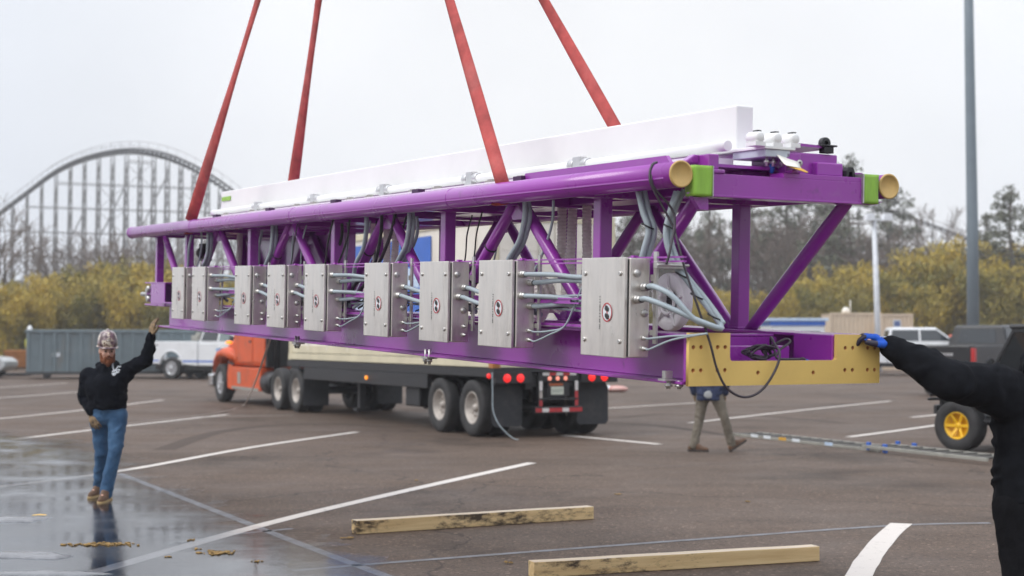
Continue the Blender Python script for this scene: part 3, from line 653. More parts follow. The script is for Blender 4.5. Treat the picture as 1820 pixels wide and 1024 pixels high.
# floor: two deep I-beams, cross channels, tray
for x0, x1 in ((.05, .285), (.93, 1.205)):
    xm = (x0 + x1) / 2; b = MB(); b.bb(xm - .008, xm + .008, .014, 9.55, -.972, -.765); b.bb(x0, x1, .014, 9.62, -.764, -.750); b.bb(x0 - .012, x1, .014, 9.62, -.987, -.973)
    b.bb(x0 + .004, x0 + .05, .012, .028, -.972, -.765)
    b.build('floor_beam', PU, truss, .003)
for s in (.55, 2.0, 4.0, 6.0, 8.0, 9.4):
    b = MB(); b.bb(.286, .929, s - .07, s + .07, -.775, -.762); b.bb(.286, .929, s + .05, s + .066, -.96, -.776); b.bb(.286, .929, s - .068, s + .07, -.974, -.961); b.build('floor_channel', PU, truss, .003)
b = MB(); b.bb(.30, .86, .26, .34, -.905, -.815); b.build('tray_box', PU, truss, .005)
b = MB(); b.bb(.2855, .9295, .02, .48, -.905, -.893); b.bb(.286, .294, .015, .30, -.892, -.776); b.bb(.915, .929, -.002, .30, -.892, -.752); b.build('floor_tray', PU, truss, .003)
b = MB(); b.bb(.286, .929, .46, .475, -.892, -.776); b.build('tray_back', PU, truss)
# yellow end plate with its bolt holes
def plate_with_holes(outline, holes, t, r):
    cu = bpy.data.curves.new('plate', 'CURVE'); cu.dimensions = '2D'; cu.fill_mode = 'BOTH'; cu.extrude = t / 2
    def spl(pts):
        s = cu.splines.new('POLY'); s.points.add(len(pts) - 1); s.use_cyclic_u = True
        for q, p in zip(s.points, pts): q.co = (p[0], p[1], 0, 1)
    spl(outline)
    for (x, y) in holes: spl([(x + r * math.cos(a * math.pi / 8), y + r * math.sin(a * math.pi / 8)) for a in range(16)])
    o = bpy.data.objects.new('tmp', cu); COL.objects.link(o); dg = bpy.context.evaluated_depsgraph_get()
    me = bpy.data.meshes.new_from_object(o.evaluated_get(dg)); bpy.data.objects.remove(o); return me
out = [(.05, -.742), (.285, -.742)] + [(.285, -.855), (.289, -.870), (.300, -.876)] + [(.915, -.876), (.926, -.872), (.931, -.860)] + [(.931, -.748), (1.205, -.750), (1.205, -.992), (.05, -.992)]
HOLES = [(x, z) for x in (.075, .119, .213, .257) for z in (-.809, -.918)] + [(x, z) for x in (.983, 1.031, 1.127, 1.173) for z in (-.815, -.925)] + [(.451, -.932), (.785, -.935)]
me = plate_with_holes(out, HOLES, .022, .0105); me.materials.clear(); me.materials.append(M['primer'])
pl = bpy.data.objects.new('end_plate', me); COL.objects.link(pl); pl.parent = truss; pl.rotation_euler = (R(90), 0, 0); pl.location = (0, -.012, 0)
for x, z in HOLES:
    b = MB(); b.lathe([(.0102, .0), (.0070, .001), (.0066, .012), (0, .013)], (x, -.020, z), (0, 1, 0), 12); b.build('hole_bush', M['rust'], pl).matrix_parent_inverse = pl.matrix_basis.inverted()
b = MB(); b.bb(.05, .066, .0005, .014, -.972, -.750); b.bb(.932, .945, .0005, .014, -.972, -.755); b.bb(.05, .285, .0005, .013, -.762, -.745); b.build('plate_backing', PU, truss)
b = MB()
for x, s in ((.055, .06), (.02, .10)):
    b.cyl((x, s, -.97), (x, s, -1.01), .011, 10); b.cyl((x, s, -.99), (x, s, -1.0), .02, 6)
b.bb(-.02, .045, .07, .13, -.972, -.962); b.bb(-.01, .03, .08, .11, -.96, -.925); b.build('clamp_bolts', M['zinc'], truss)
for s in (5.35, 2.9):
    b = MB(); b.bb(.02, .09, s - .05, s + .05, -1.0, -.988)
    for q in (-.03, .03): b.cyl((.045, s + q, -1.035), (.045, s + q, -.94), .010, 8); b.cyl((.045, s + q, -1.02), (.045, s + q, -1.0), .018, 6)
    b.build('beam_clamp', M['zinc'], truss)
# far end bracket
b = MB(); b.bb(.04, .30, 9.30, 10.10, -.775, -.757); b.bb(.04, .052, 9.30, 9.85, -.756, -.545); b.bb(.04, .30, 9.28, 10.1, -.545, -.531); b.bb(.05, .30, 9.845, 9.86, -.756, -.545); b.bb(.053, .30, 9.86, 10.1, -.66, -.65); b.build('end_bracket', PU, truss, .004)
b = MB()
for h in (-.60, -.705): b.cyl((.03, 9.98, h), (.09, 9.98, h), .030, 14)
b.cyl((.1, 10.1, -.66), (.1, 10.45, -.66), .022, 12); b.bb(.06, .14, 10.1, 10.16, -.70, -.60); b.build('bracket_bolt', M['zinc'], truss)
b = MB(); b.bb(1.112, 1.124, 6.86, 10.05, -.75, -.06); b.build('side_panel', PU, truss)
b = MB(); b.bb(.50, .60, 9.55, 9.70, -.30, -.12); b.lathe([(0, 0), (.05, 0), (.06, .05), (.03, .08), (0, .08)], (.5, 9.5, -.22), (-1, -.3, 0), 12); b.build('work_lamp', M['black'], truss, .006)

# support rails for the boxes
for h in (-.388, -.408, -.595, -.618):
    b = MB(); b.bb(-.012, .004, -.06 if h > -.45 else .9, 8.6, h - .004, h + .004); b.build('box_rail', PU, truss)
b = MB(); b.bb(-.006, -.001, 1.0, 8.5, -.591, -.622)
b.build('rail_web', PU, truss)
b = MB(); b.bb(.02, .05, .3, 9.4, -.742, -.728); b.build('toe_rail', PU, truss)

# junction boxes along the left side; near end of each carries its glands
BOXES = [(.22, 3, 1), (1.375, 4, 1), (2.19, 2, 0), (3.09, 2, 1), (4.25, 4, 1), (5.10, 2, 0), (5.94, 2, 1), (7.22, 4, 1), (7.90, 1, 0)]
BL, BZ0, BZ1 = .415, -.868, -.392
def sign(parent):
    x = -.1515
    b = MB(); b.lathe([(0, 0), (.047, 0), (.047, -.0008), (0, -.0008)], (x, .165, -.655), (1, 0, 0), 28, 0, False); b.build('warning_sign', M['logo'], parent)
    s = parent.children[-1]
    b = MB(); b.lathe([(.040, 0), (.047, 0), (.047, -.001), (.040, -.001)], (x - .001, .165, -.655), (1, 0, 0), 28, 0, False)
    b.box((x - .0012, .165, -.655), (.0008, .007, .082), (R(-28), 0, 0)); b.build('sign_ring', M['tape_red'], s)
    b = MB()
    b.sph((x - .002, .170, -.635), (.0012, .017, .014), 12); b.sph((x - .002, .156, -.641), (.0012, .011, .012), 10); b.sph((x - .002, .161, -.676), (.0012, .017, .014), 12); b.sph((x - .002, .175, -.670), (.0012, .011, .012), 10)
    b.build('sign_symbol', mat_sym, s)
    b = MB(); rnd = random.Random(3); z = -.578
    while z > -.735:
        l = rnd.uniform(.004, .009); b.bb(x - .0006, x, .232, .239, z - l, z); z -= l + rnd.choice((.003, .004, .008))
    b.build('printed_line', mat_sym, parent)
mat_sym = mat('black_print', (.03, .03, .03), .6)
def make_box(gl, small):
    """modelled for the box whose near end is at y = 0"""
    L0 = BL
    bx = MB(); bx.bb(-.128, -.016, 0, L0, BZ0, BZ1)
    o = bx.build('control_box', M['steel'], truss, .005)
    c = MB(); c.bb(-.150, -.132, .012, L0 + .004, BZ0 - .003, BZ1 + .003); lid = c.build('lid', M['steel'], o, .003)
    c = MB(); c.bb(-.1335, -.127, .008, L0 - .006, BZ0 + .006, BZ1 - .006); c.build('seal', M['black'], o)
    for y in (.05, L0 - .035):
        for z in (BZ0 + .075, BZ1 - .075):
            c = MB(); c.lathe([(0, 0), (.011, 0), (.012, .004), (.009, .009), (.003, .009), (.002, .006), (0, .006)], (-.149, y, z), (-1, 0, 0), 12); c.build('lid_screw', M['zinc'], o)
    sign(o)
    def gland(x, z):
        c = MB(); c.lathe([(0, 0), (.021, 0), (.021, .012), (.018, .013), (.018, .022), (.0195, .023), (.0195, .034), (.012, .038), (.012, .050), (0, .052)], (x, -.001, z), (0, -1, 0), 6 if False else 14)
        c.build('cable_gland', M['zinc'], o)
        c = MB(); c.lathe([(0, 0), (.0145, 0), (.0145, .016), (0, .018)], (x, -.040, z), (0, -1, 0), 12); c.build('gland_nut', M['black'], o)
    def plug(x, z):
        c = MB(); c.lathe([(0, 0), (.019, 0), (.020, .004), (.017, .012), (0, .014)], (x, 0, z), (0, -1, 0), 16); c.build('blind_plug', M['zinc'], o)
    gl_pos = {3: [(-.055, -.530), (-.090, -.590)], 4: [(-.095, -.468), (-.045, -.512), (-.095, -.585), (-.045, -.640)], 2: [(-.05, -.545), (-.085, -.60)], 1: [(-.06, -.56)]}[gl]
    for q in gl_pos: gland(*q)
    if gl == 3: plug(-.09, -.465); plug(-.045, -.655)
    elif gl in (1, 2): plug(-.095, -.468); plug(-.05, -.68)
    for z in (-.775, -.825):
        c = MB(); c.lathe([(0, 0), (.012, 0), (.012, .014), (.007, .016), (.007, .030), (0, .031)], (-.05, 0, z), (0, -1, 0), 10); c.build('small_gland', M['zinc'], o)
    c = MB(); c.bb(-.014, -.002, -.055, -.028, -.80, -.36); c.bb(-.014, -.0025, -.03, .0, -.76, -.735); c.bb(-.014, -.0025, -.03, .0, -.50, -.47); c.build('mounting_bar', M['zinc'], o)
    c = MB(); c.box((-.010, .15, -.383), (.03, .03, .014)); c.build('hanger', PU, o, .003)
    return o, gl_pos
protos = {}
GP = {}
for s, g_, sm_ in BOXES:
    if g_ not in protos: o, gp = make_box(g_, sm_); protos[g_] = o; GP[g_] = gp
    else: o = dup(protos[g_], truss)
    o.location = (0, s, 0)

# grey conduits
def conduit(pts, r=.0135, m='conduit', name='conduit', n=10):
    b = MB(); b.tube(smooth_path(pts, 7), r, n); return b.build(name, M[m], truss)
s = .22                                                  # near box: both loop round the end and climb to the deck
for gx, gz, end, top in ((-.055, -.530, -.17, .145), (-.090, -.590, -.20, .115)):
    conduit([(gx, s - .04, gz), (gx, s - .10, gz + .002), (-.02, .02, gz - .04), (.06, -.045, -.675), (.16, end + .11, -.715), (.215, -.045, -.715), (.225, .0, -.68), (.18, .05, -.60), (.12, .10, -.50), (.07, .14, -.42), (.04, .17, -.30), (.05, .17, -.20), (.09, top + .02, -.07)])
conduit([(.24, -.03, -.70), (.20, .04, -.60), (.14, .10, -.50), (.10, .14, -.42), (.075, .18, -.30), (.08, .17, -.18), (.12, .14, -.06)])
for k, dx in enumerate((0, .032)):
    conduit([(.05 + dx, .44, -.05), (.055 + dx, .40, -.16), (.07 + dx, .37, -.25), (.06 + dx, .40, -.36), (.055 + dx, .44, -.50), (.07 + dx, .5, -.70)], .016)
b = MB(); b.box((.02, .11, -.425), (.16, .03, .035)); b.cyl((-.06, .09, -.425), (.12, .09, -.425), .008, 8); b.build('conduit_clamp', M['zinc'], truss, .004)
for q in ((.10, .12, -.47), (.155, .07, -.57), (.205, .0, -.665), (.07, .38, -.23), (.06, .17, -.24)):
    b = MB(); b.lathe([(.030, -.004), (.035, -.004), (.035, .004), (.030, .004)], q, (.3, -.3, .9), 14); b.build('cable_tie', M['black'], truss)
def box_run(s, gl, s2, deep):
    for i, (gx, gz) in enumerate(GP[gl]):
        d = s - s2
        if gl == 4:
            zz = -.48 - .02 * i if i < 2 else -.605 - .015 * (i - 2)
            conduit([(gx, s - .04, gz), (gx, s - .10, gz), (-.04 + .02 * i, s - .25, (gz + zz) / 2 + .005), (.0 + .015 * i, s - .40, zz), (.02 + .01 * i, s - .62, zz - .005), (.05, s - .75, zz - .03 + .05 * (i % 2)), (.08, s - .85, -.70)])
        else:
            conduit([(gx, s - .04, gz), (gx, s - .09, gz - .005), (gx + .03, s - d * .55, gz - .035), (.0, s2 + .05, gz - .05), (.05, s2 - .1, gz - .05), (.09, s2 - .3, -.69)])
ss = [b_[0] for b_ in BOXES]
for i in range(1, 9): box_run(ss[i], BOXES[i][1], ss[i - 1] + BL, 0)
for i, s in enumerate(ss):
    if i in (0, 1, 3, 4, 7):
        for k, z in enumerate((-.775, -.825)):
            if i == 0: conduit([(-.05, s - .03, z), (-.05, s - .06, z), (.0, s - .16, z + .015 + .03 * k), (.05, s - .26, -.752 - .004 * k), (.10, s - .32, -.742)], .005, 'conduit', 'thin_cable', 8)
            else: conduit([(-.05, s - .03, z), (-.05, s - .08, z - .004), (-.03, s - .20, z + .005 + .03 * k), (-.005, s - .32, -.74), (.01, s - .40, -.62), (.03, s - .46, -.50)], .005, 'conduit', 'thin_cable', 8)
rnd = random.Random(12)
for k in range(26):
    s0 = rnd.uniform(.9, 8.6); r_ = rnd.choice((.005, .006, .008, .012)); mm_ = rnd.choice(('conduit', 'black', 'cable', 'conduit')); a0 = rnd.uniform(.06, .30); L0 = rnd.uniform(.25, .7)
    conduit([(a0, s0, rnd.uniform(-.08, -.03)), (a0 + rnd.uniform(-.03, .03), s0 + L0 * .1, -.2), (a0 + rnd.uniform(-.04, .04), s0 + L0 * .4, -.42), (a0 * .6, s0 + L0 * .7, -.58 + rnd.uniform(-.06, .06)), (.03, s0 + L0, -.70)], r_, mm_, 'loose_cable', 8)
for k in range(5):
    z = -.66 + .018 * k; pts = [(.03 + .012 * math.sin(j * 1.7 + k), .9 + j * .42, z + .012 * math.sin(j * 1.3 + k * 2)) for j in range(19)]; conduit(pts, .007, 'black' if k % 2 else 'conduit', 'loose_cable', 6)
# corrugated hoses hanging inside, coiled at the bottom
def hose(pts, r=.030, pitch=.021):
    path = smooth_path(pts, 8); L_ = [0]
    for a, c in zip(path, path[1:]): L_.append(L_[-1] + (c - a).length)
    n = int(L_[-1] / (pitch / 2)); pp = []; rr = []; j = 0
    for i in range(n + 1):
        d = L_[-1] * i / n
        while j < len(L_) - 2 and L_[j + 1] < d: j += 1
        t = (d - L_[j]) / max(1e-6, L_[j + 1] - L_[j]); pp.append(path[j].lerp(path[j + 1], t)); rr.append(r * (1.0 if i % 2 else .86))
    b = MB(); b.tube(pp, rr, 12, False); return b.build('corrugated_hose', M['hose'], truss)
def coil_pts(c, r0, turns, dx, ph=0):
    return [(c[0] + dx * k / 10, c[1] + (r0 - .01 * k / 10) * math.cos(ph + k * .628), c[2] + (r0 - .01 * k / 10) * .9 * math.sin(ph + k * .628)) for k in range(int(turns * 10) + 1)]
hose([(.60, 2.17, .0), (.60, 2.17, -.2), (.59, 2.15, -.38), (.55, 2.02, -.56), (.5, 2.05, -.68)])
hose([(.60, 2.04, .0), (.60, 2.05, -.2), (.60, 2.06, -.38), (.58, 2.0, -.55), (.5, 1.98, -.66)] )
hose([(.60, 1.87, .0), (.60, 1.87, -.2), (.61, 1.88, -.36), (.60, 1.90, -.52), (.55, 1.95, -.66)])
hose(coil_pts((.36, 2.20, -.61), .155, 2.6, .05))
hose(coil_pts((.30, 2.26, -.62), .10, 1.4, .05, 1.0), .028)
hose([(.60, 5.17, .0), (.60, 5.16, -.2), (.60, 5.1, -.40), (.57, 5.0, -.6)]); hose([(.60, 4.92, .0), (.60, 4.9, -.25), (.6, 4.92, -.60)]); hose([(.60, 4.74, .0), (.60, 4.74, -.25), (.58, 4.77, -.60)])
hose(coil_pts((.34, 4.55, -.64), .14, 1.5, .06))
hose([(.5, 8.3, .0), (.5, 8.3, -.2), (.48, 8.25, -.4), (.5, 8.1, -.6)])
for s, k in ((1.72, 2), (3.35, 2), (4.1, 1), (6.15, 2), (8.0, 2)):
    for i in range(k): conduit([(.10 + .03 * i, s + .02 * i, -.04), (.10 + .03 * i, s, -.14), (.12 + .03 * i, s + .10, -.27), (.12 + .03 * i, s + .25, -.40), (.13, s + .3, -.55)], .016)
# blower with its guard
bl = MB(); bl.lathe([(0, .04), (.05, .04), (.055, .03), (.10, .012), (.150, .0), (.158, .008), (.158, .05), (.14, .075), (0, .075)], (.60, 1.0, -.605), (1, 0, 0), 36); blo = bl.build('blower', M['white_plastic'], truss)
bl = MB(); bl.lathe([(.058, 0), (.062, -.012), (.072, -.012), (.076, 0)], (.605, 1.0, -.605), (1, 0, 0), 30)
for k in range(5):
    a = k * 1.257 + .4; bl.bar((.602, 1.0 + .07 * math.cos(a), -.605 + .07 * math.sin(a)), (.596, 1.0 + .15 * math.cos(a), -.605 + .15 * math.sin(a)), .010, .014, (1, 0, 0))
bl.build('blower_rib', M['white_plastic'], blo)
bl = MB()
for k in range(-5, 6): bl.bar((.632, 1.0 + k * .011, -.605 - .05), (.632, 1.0 + k * .011, -.555), .003); bl.bar((.630, .95, -.605 + k * .010), (.630, 1.05, -.605 + k * .010), .003)
bl.build('blower_grille', M['black'], blo)
# ties round the diagonals
for i in range(4):
    mid = (POSTS[i] + POSTS[i + 1]) / 2
    for f in (.35, .62):
        p0, p1 = V((.18, mid + .05, -.045)), V((.18, POSTS[i + 1] - .06, -.76)); b = MB(); b.lathe([(.036, -.005), (.041, -.005), (.041, .005), (.036, .005)], p0.lerp(p1, f), p1 - p0, 14); b.build('cable_tie', M['black'], truss)

# ------------------------------------------------------------------ loose cable looped over the near end, with its coil in the tray
def rs(px, py, s): q = ray_s(px, py, s); return (q.x, q.y, q.z)
loop = [(.0, .20, .068), (-.045, .17, .052), (-.068, .155, .0), (-.06, .14, -.06), rs(1195, 400, .10), rs(1203, 425, .05)] + [rs(x, y, s_) for x, y, s_ in ((1218, 480, .0), (1240, 545, -.05), (1262, 610, -.06), (1274, 655, -.06), (1292, 690, -.06), (1322, 706, -.06), (1352, 695, -.06), (1376, 662, -.06), (1386, 630, -.05), (1376, 610, .02), (1370, 600, .12))]
rnd = random.Random(5); cx_, cz_ = .60, -.842
for k in range(34):
    a = k * 1.35 + rnd.uniform(-.4, .4); rx = rnd.uniform(.045, .10); loop.append((cx_ + rx * math.cos(a), .16 + rnd.uniform(-.05, .05), cz_ + rnd.uniform(.02, .042) * math.sin(a)))
loop += [(.66, .12, -.80), (.71, .10, -.775), (.72, .08, -.79), (.64, .06, -.83), (.62, .05, -.868), (.74, .04, -.872), (.76, .03, -.868), (.79, .02, -.884)]
cab = thing('power_cable', 'dark power cable looped below the yellow end plate and coiled in its notch', 'cable', mw=TM)
b = MB(); b.tube(smooth_path(loop, 6), .0062, 8); b.build('cord', M['cable'], cab)
b = MB(); b.tube(smooth_path([(.02, .19, .060), (-.04, .16, .03), (-.058, .14, -.05), rs(1198, 380, .1), rs(1192, 440, .05), rs(1184, 470, .05)], 6), .006, 8); b.build('cord', M['cable'], cab)
b = MB(); b.cyl((.775, .025, -.876), (.80, .012, -.888), .007, 8); b.build('plug', M['blue'], cab)

# ------------------------------------------------------------------ red lifting slings, all running to one hook above the frame
hook = P(642, -552, 12.3); hl = TI(hook)
def sling(s, x, label):
    t = thing('lifting_sling', label, 'sling', mw=TM, group='red lifting slings')
    top = hl + V(((x - .63) * .08, (s - 5) * .02, 0)); base = V((x + .022, s, .056)) if x == 0 else V((x, s, .09)); d = top - base
    wide = V((0, 1, 0)); wide = (wide - d.normalized() * wide.dot(d.normalized())).normalized()
    b = MB(); N = 40; vs = []; fs = []
    for i in range(N + 1):
        p = base + d * (i / N); tw = .55 + .5 * math.sin(i * .17 + s); w2 = (wide * math.cos(tw) + d.normalized().cross(wide) * math.sin(tw)) * (.040 if s < 5 else .056); nn = d.normalized().cross(w2).normalized()
        for q in (-1, -.33, .33, 1): vs.append(p + w2 * q + nn * (.008 if abs(q) < .5 else .002))
        for q in (1, .33, -.33, -1): vs.append(p + w2 * q - nn * (.008 if abs(q) < .5 else .002))
    for i in range(N):
        for j in range(8): j2 = (j + 1) % 8; fs.append((i * 8 + j, i * 8 + j2, (i + 1) * 8 + j2, (i + 1) * 8 + j))
    fs += [tuple(range(7, -1, -1)), tuple(N * 8 + j for j in range(8))]
    b.add(vs, fs, 0, True).build('webbing', M['sling'], t)
    if x == 0:
        b = MB(); vs = []; fs = []; n = 14
        for k in range(n + 1):
            a = R(35) - R(150) * k / n
            for rr, dy in ((.063, -.045), (.063, .045), (.070, .045), (.070, -.045)): vs.append((x + rr * math.cos(a), s + dy, rr * math.sin(a)))
        for k in range(n):
            for q in range(4): q2 = (q + 1) % 4; fs.append((k * 4 + q, k * 4 + q2, k * 4 + 4 + q2, k * 4 + 4 + q))
        b.add(vs, fs, 0, True).build('chord_loop', M['sling'], t)
    else:
        b = MB(); b.tube([(x + .035 * math.cos(a), s, .085 + .05 * math.sin(a)) for a in [math.pi * q / 10 for q in range(11)]], .011, 8); b.cyl((x - .05, s, .085), (x + .05, s, .085), .012, 8); b.build('shackle', M['zinc'], t)
sling(8.33, .0, 'red sling looped round the far end of the front purple pipe, leftmost of the four')
sling(1.85, .0, 'wide faded red sling looped round the front purple pipe near the camera end')
sling(8.23, .96, 'thin dark red sling dropping behind the white rail between the other far slings')
sling(1.80, .98, 'red sling leaning to the right and dropping behind the white rail, rightmost of the four')
# ------------------------------------------------------------------ roller coasters far behind
def coaster(name, label, prof, mw, step, ground_h, hw, dense=True, track_r=.12, rails=True):
    """prof: (x, z) polyline of the track in local coordinates, structure depth along local y"""
    t = thing(name, label, 'roller coaster', mw=mw)
    path = smooth_path([V((x, 0, z)) for x, z in prof], 8)
    def zt(x):
        for a, c in zip(path, path[1:]):
            if a.x <= x <= c.x: k = (x - a.x) / max(1e-6, c.x - a.x); return a.z + (c.z - a.z) * k
        return path[-1].z if x > path[-1].x else path[0].z
    b = MB()
    for y in (-1.0, 1.0): b.tube([p + V((0, y, 0)) for p in path], track_r, 6)
    b.tube([p + V((0, 0, -.35)) for p in path], track_r * .8, 6)
    L_ = 0
    for a, c in zip(path, path[1:]): b.bar(a + V((0, -1.5, -.2)), a + V((0, 1.5, -.2)), .12, .12)
    b.build('track', M['coaster_track'], t)
    if rails:
        b = MB()
        for y in (-1.7, 1.7):
            b.tube([p + V((0, y, .65)) for p in path], .022, 4)
            for p in path[::2]: b.bar(p + V((0, y, -.2)), p + V((0, y, .68)), .03)
        b.build('handrail', M['coaster'], t)
    x0, x1 = path[0].x, path[-1].x; xs = []; x = x0
    while x < x1: xs.append(x); x += step
    for x in xs:
        zt_ = zt(x) - .4
        if zt_ < 1.5: continue
        b = MB()
        def leg(y0, y1): b.bar((x, y1, ground_h), (x, y0, zt_), .10)
        leg(-.9, -.9); leg(.9, .9)
        k = .10 * (zt_ - ground_h); leg(.9, .9 + k); leg(-.9, -.9 - k * .4)
        z = ground_h + 2.2
        while z < zt_ - 1:
            f = (z - ground_h) / (zt_ - ground_h); w0, w1 = -.9 - k * .4 * (1 - f), .9 + k * (1 - f)
            b.bar((x, w0, z), (x, w1, z), .12)
            z2 = min(z + 2.4, zt_); b.bar((x, -.9, z), (x, .9, z2), .085); b.bar((x, .9, z), (x, -.9, z2), .085); b.bar((x, w0, z), (x, -.9, z2), .07)
            if f < .6: b.bar((x, .9, z2), (x, w1, z), .08)
            z += 2.4
        b.build('bent', M['coaster'], t)
    b = MB(); z = ground_h + 2.2
    while z < max(p.z for p in path):
        run = [x for x in xs if zt(x) > z + 1]
        if len(run) > 1:
            for y in (-.9, .9): b.bar((run[0], y, z), (run[-1], y, z), .07)
        z += 2.4
    for i in range(0, len(xs) - 4, 3):
        h = min(zt(xs[i]), zt(xs[i + 4])) - 1
        if h > 6:
            b.bar((xs[i], -.95, max(ground_h, h - 12)), (xs[i + 4], -.95, h - .5), .13)
    for i in range(0, len(xs) - 2, 2):
        z = ground_h + 2.2
        while z + 2.4 < min(zt(xs[i]), zt(xs[i + 2])) - 1:
            if (i // 2 + int(z)) % 3 == 0: b.bar((xs[i], .92, z), (xs[i + 2], .92, z + 2.4), .05); b.bar((xs[i + 2], .92, z), (xs[i], .92, z + 2.4), .05)
            z += 2.4
    b.build('bracing', M['coaster'], t)
    return t
def px_prof(pts, z, x0):
    out = []
    for px, py in pts:
        q = P(px, py, z); out.append((q.x, q.z))
    return out
ZC = 150.0
prof = px_prof([(-260, 585), (-160, 520), (-70, 462), (0, 410), (60, 356), (120, 304), (180, 276), (240, 266), (300, 277), (360, 307), (420, 352), (490, 415), (560, 480), (640, 540)], ZC, 0)
ang = R(24)
xc = P(240, 262, ZC).x
prof2 = [((x - xc) / math.cos(ang), z) for x, z in prof]
coaster('wooden_coaster', 'tall white wooden roller coaster hill curving over the trees on the left', prof2, MX.Translation((xc, ZC, 0)) @ MX.Rotation(ang, 4, 'Z'), 1.34, 0, 1.0)
ZC2 = 190.0
prof = px_prof([(1440, 330), (1520, 352), (1600, 378), (1680, 410), (1760, 447), (1860, 490), (1990, 530)], ZC2, 0)
xc = P(1640, 390, ZC2).x
coaster('distant_coaster_ramp', 'faint dark coaster ramp sloping down behind the trees on the right', [((x - xc) / math.cos(R(-20)), z) for x, z in prof], MX.Translation((xc, ZC2, 0)) @ MX.Rotation(R(-20), 4, 'Z'), 1.8, 0, 1.0)

# ------------------------------------------------------------------ vegetation
def leaf_quads(b, c, n, rad, size, rnd, m=0, asp=.45, droop=0.0):
    for _ in range(n):
        while True:
            d = V((rnd.uniform(-1, 1), rnd.uniform(-1, 1), rnd.uniform(-1, 1)))
            if d.length <= 1: break
        p = c + V((d.x * rad[0], d.y * rad[1], d.z * rad[2])); s = size * rnd.uniform(.6, 1.4)
        e = Euler((rnd.uniform(0, 6.28), rnd.uniform(0, 6.28), rnd.uniform(0, 6.28))).to_matrix(); x = e.col[0] * s; y = e.col[1] * s * asp
        if droop: x = (x.normalized() * (1 - droop) + V((0, 0, -1)) * droop).normalized() * s
        b.add([p - x * .5, p + y * .5, p + x * .5, p - y * .5], [(0, 1, 2, 3)], m)
def pine(seed, H, label, name='pine_tree', cb=.35, loose=1.0):
    rnd = random.Random(seed); t = thing(name, label, 'tree', group='pine trees beyond the car park')
    b = MB(); n = 8; pts = [V((.25 * mnoise.noise(V((seed, i * .4, 0))), .25 * mnoise.noise(V((seed, i * .4, 9))), H * i / n)) for i in range(n + 1)]
    b.tube(pts, [H * .017 * (1 - .85 * i / n) + .02 for i in range(n + 1)], 7)
    tips = []
    nb = 42
    for i in range(nb):
        f = cb + (1 - cb) * (i / nb) ** .85; z = H * f; a = rnd.uniform(0, 6.283)
        L_ = H * .24 * (1 - ((f - cb) / (1 - cb)) ** 1.4) * rnd.uniform(.5, 1.15) + H * .025
        p0 = pts[min(n, int(f * n))].copy(); p0.z = z; up = rnd.uniform(-.1, .5)
        p1 = p0 + V((math.cos(a) * L_, math.sin(a) * L_, L_ * up)); mid = p0.lerp(p1, .5) + V((0, 0, -.05 * L_))
        b.tube([p0, mid, p1], [.08, .05, .025], 4); tips.append((p0, mid, p1, L_))
    for i in range(6):   # dead stubs below the crown
        z = H * rnd.uniform(.15, cb); a = rnd.uniform(0, 6.28); b.tube([(0, 0, z), (math.cos(a) * .9, math.sin(a) * .9, z + .1)], [.04, .015], 4)
    b.build('trunk', M['bark'], t)
    b = MB()
    for p0, mid, p1, L_ in tips:
        for k in range(max(2, int(L_ * 1.15 * loose))):
            q = (mid if rnd.random() < .4 else p1).lerp(p1, rnd.random()) + V((rnd.gauss(0, .3), rnd.gauss(0, .3), rnd.gauss(0, .2)))
            leaf_quads(b, q, 20, (.65, .65, .38), .42, rnd, asp=.32)
    leaf_quads(b, V((pts[-1].x, pts[-1].y, H)), 30, (.4, .4, .6), .4, rnd, asp=.3)
    b.build('crown', M['pine_leaf'], t, fix=False); return t
def bare(seed, H, label, group, name='bare_tree', spread=.55):
    rnd = random.Random(seed); t = thing(name, label, 'tree', group=group); b = MB(); tw = MB()
    def grow(p, d, L_, r, lev):
        pts = [p]; q = p.copy(); dd = d.copy()
        for i in range(3):
            dd = (dd + V((rnd.gauss(0, .12), rnd.gauss(0, .12), rnd.gauss(.03, .08)))).normalized(); q = q + dd * L_ / 3; pts.append(q.copy())
        r = max(r, .022); (b if lev < 2 else tw).tube(pts, [r, r * .9, r * .8, r * .65], 5 if lev < 2 else 3, caps=lev < 2)
        if lev >= 5: return
        for k in range(rnd.choice((2, 3, 3)) if lev else 4):
            s = pts[rnd.choice((1, 2, 3, 3))]; nd = (dd + V((rnd.gauss(0, spread), rnd.gauss(0, spread), rnd.gauss(.12, .3)))).normalized(); grow(s.copy(), nd, L_ * rnd.uniform(.55, .8), r * .55, lev + 1)
    grow(V((0, 0, 0)), V((0, 0, 1)), H * .36, H * .014, 0)
    b.build('trunk', M['bark'], t); tw.build('twigs', M['twig'], t, fix=False); return t
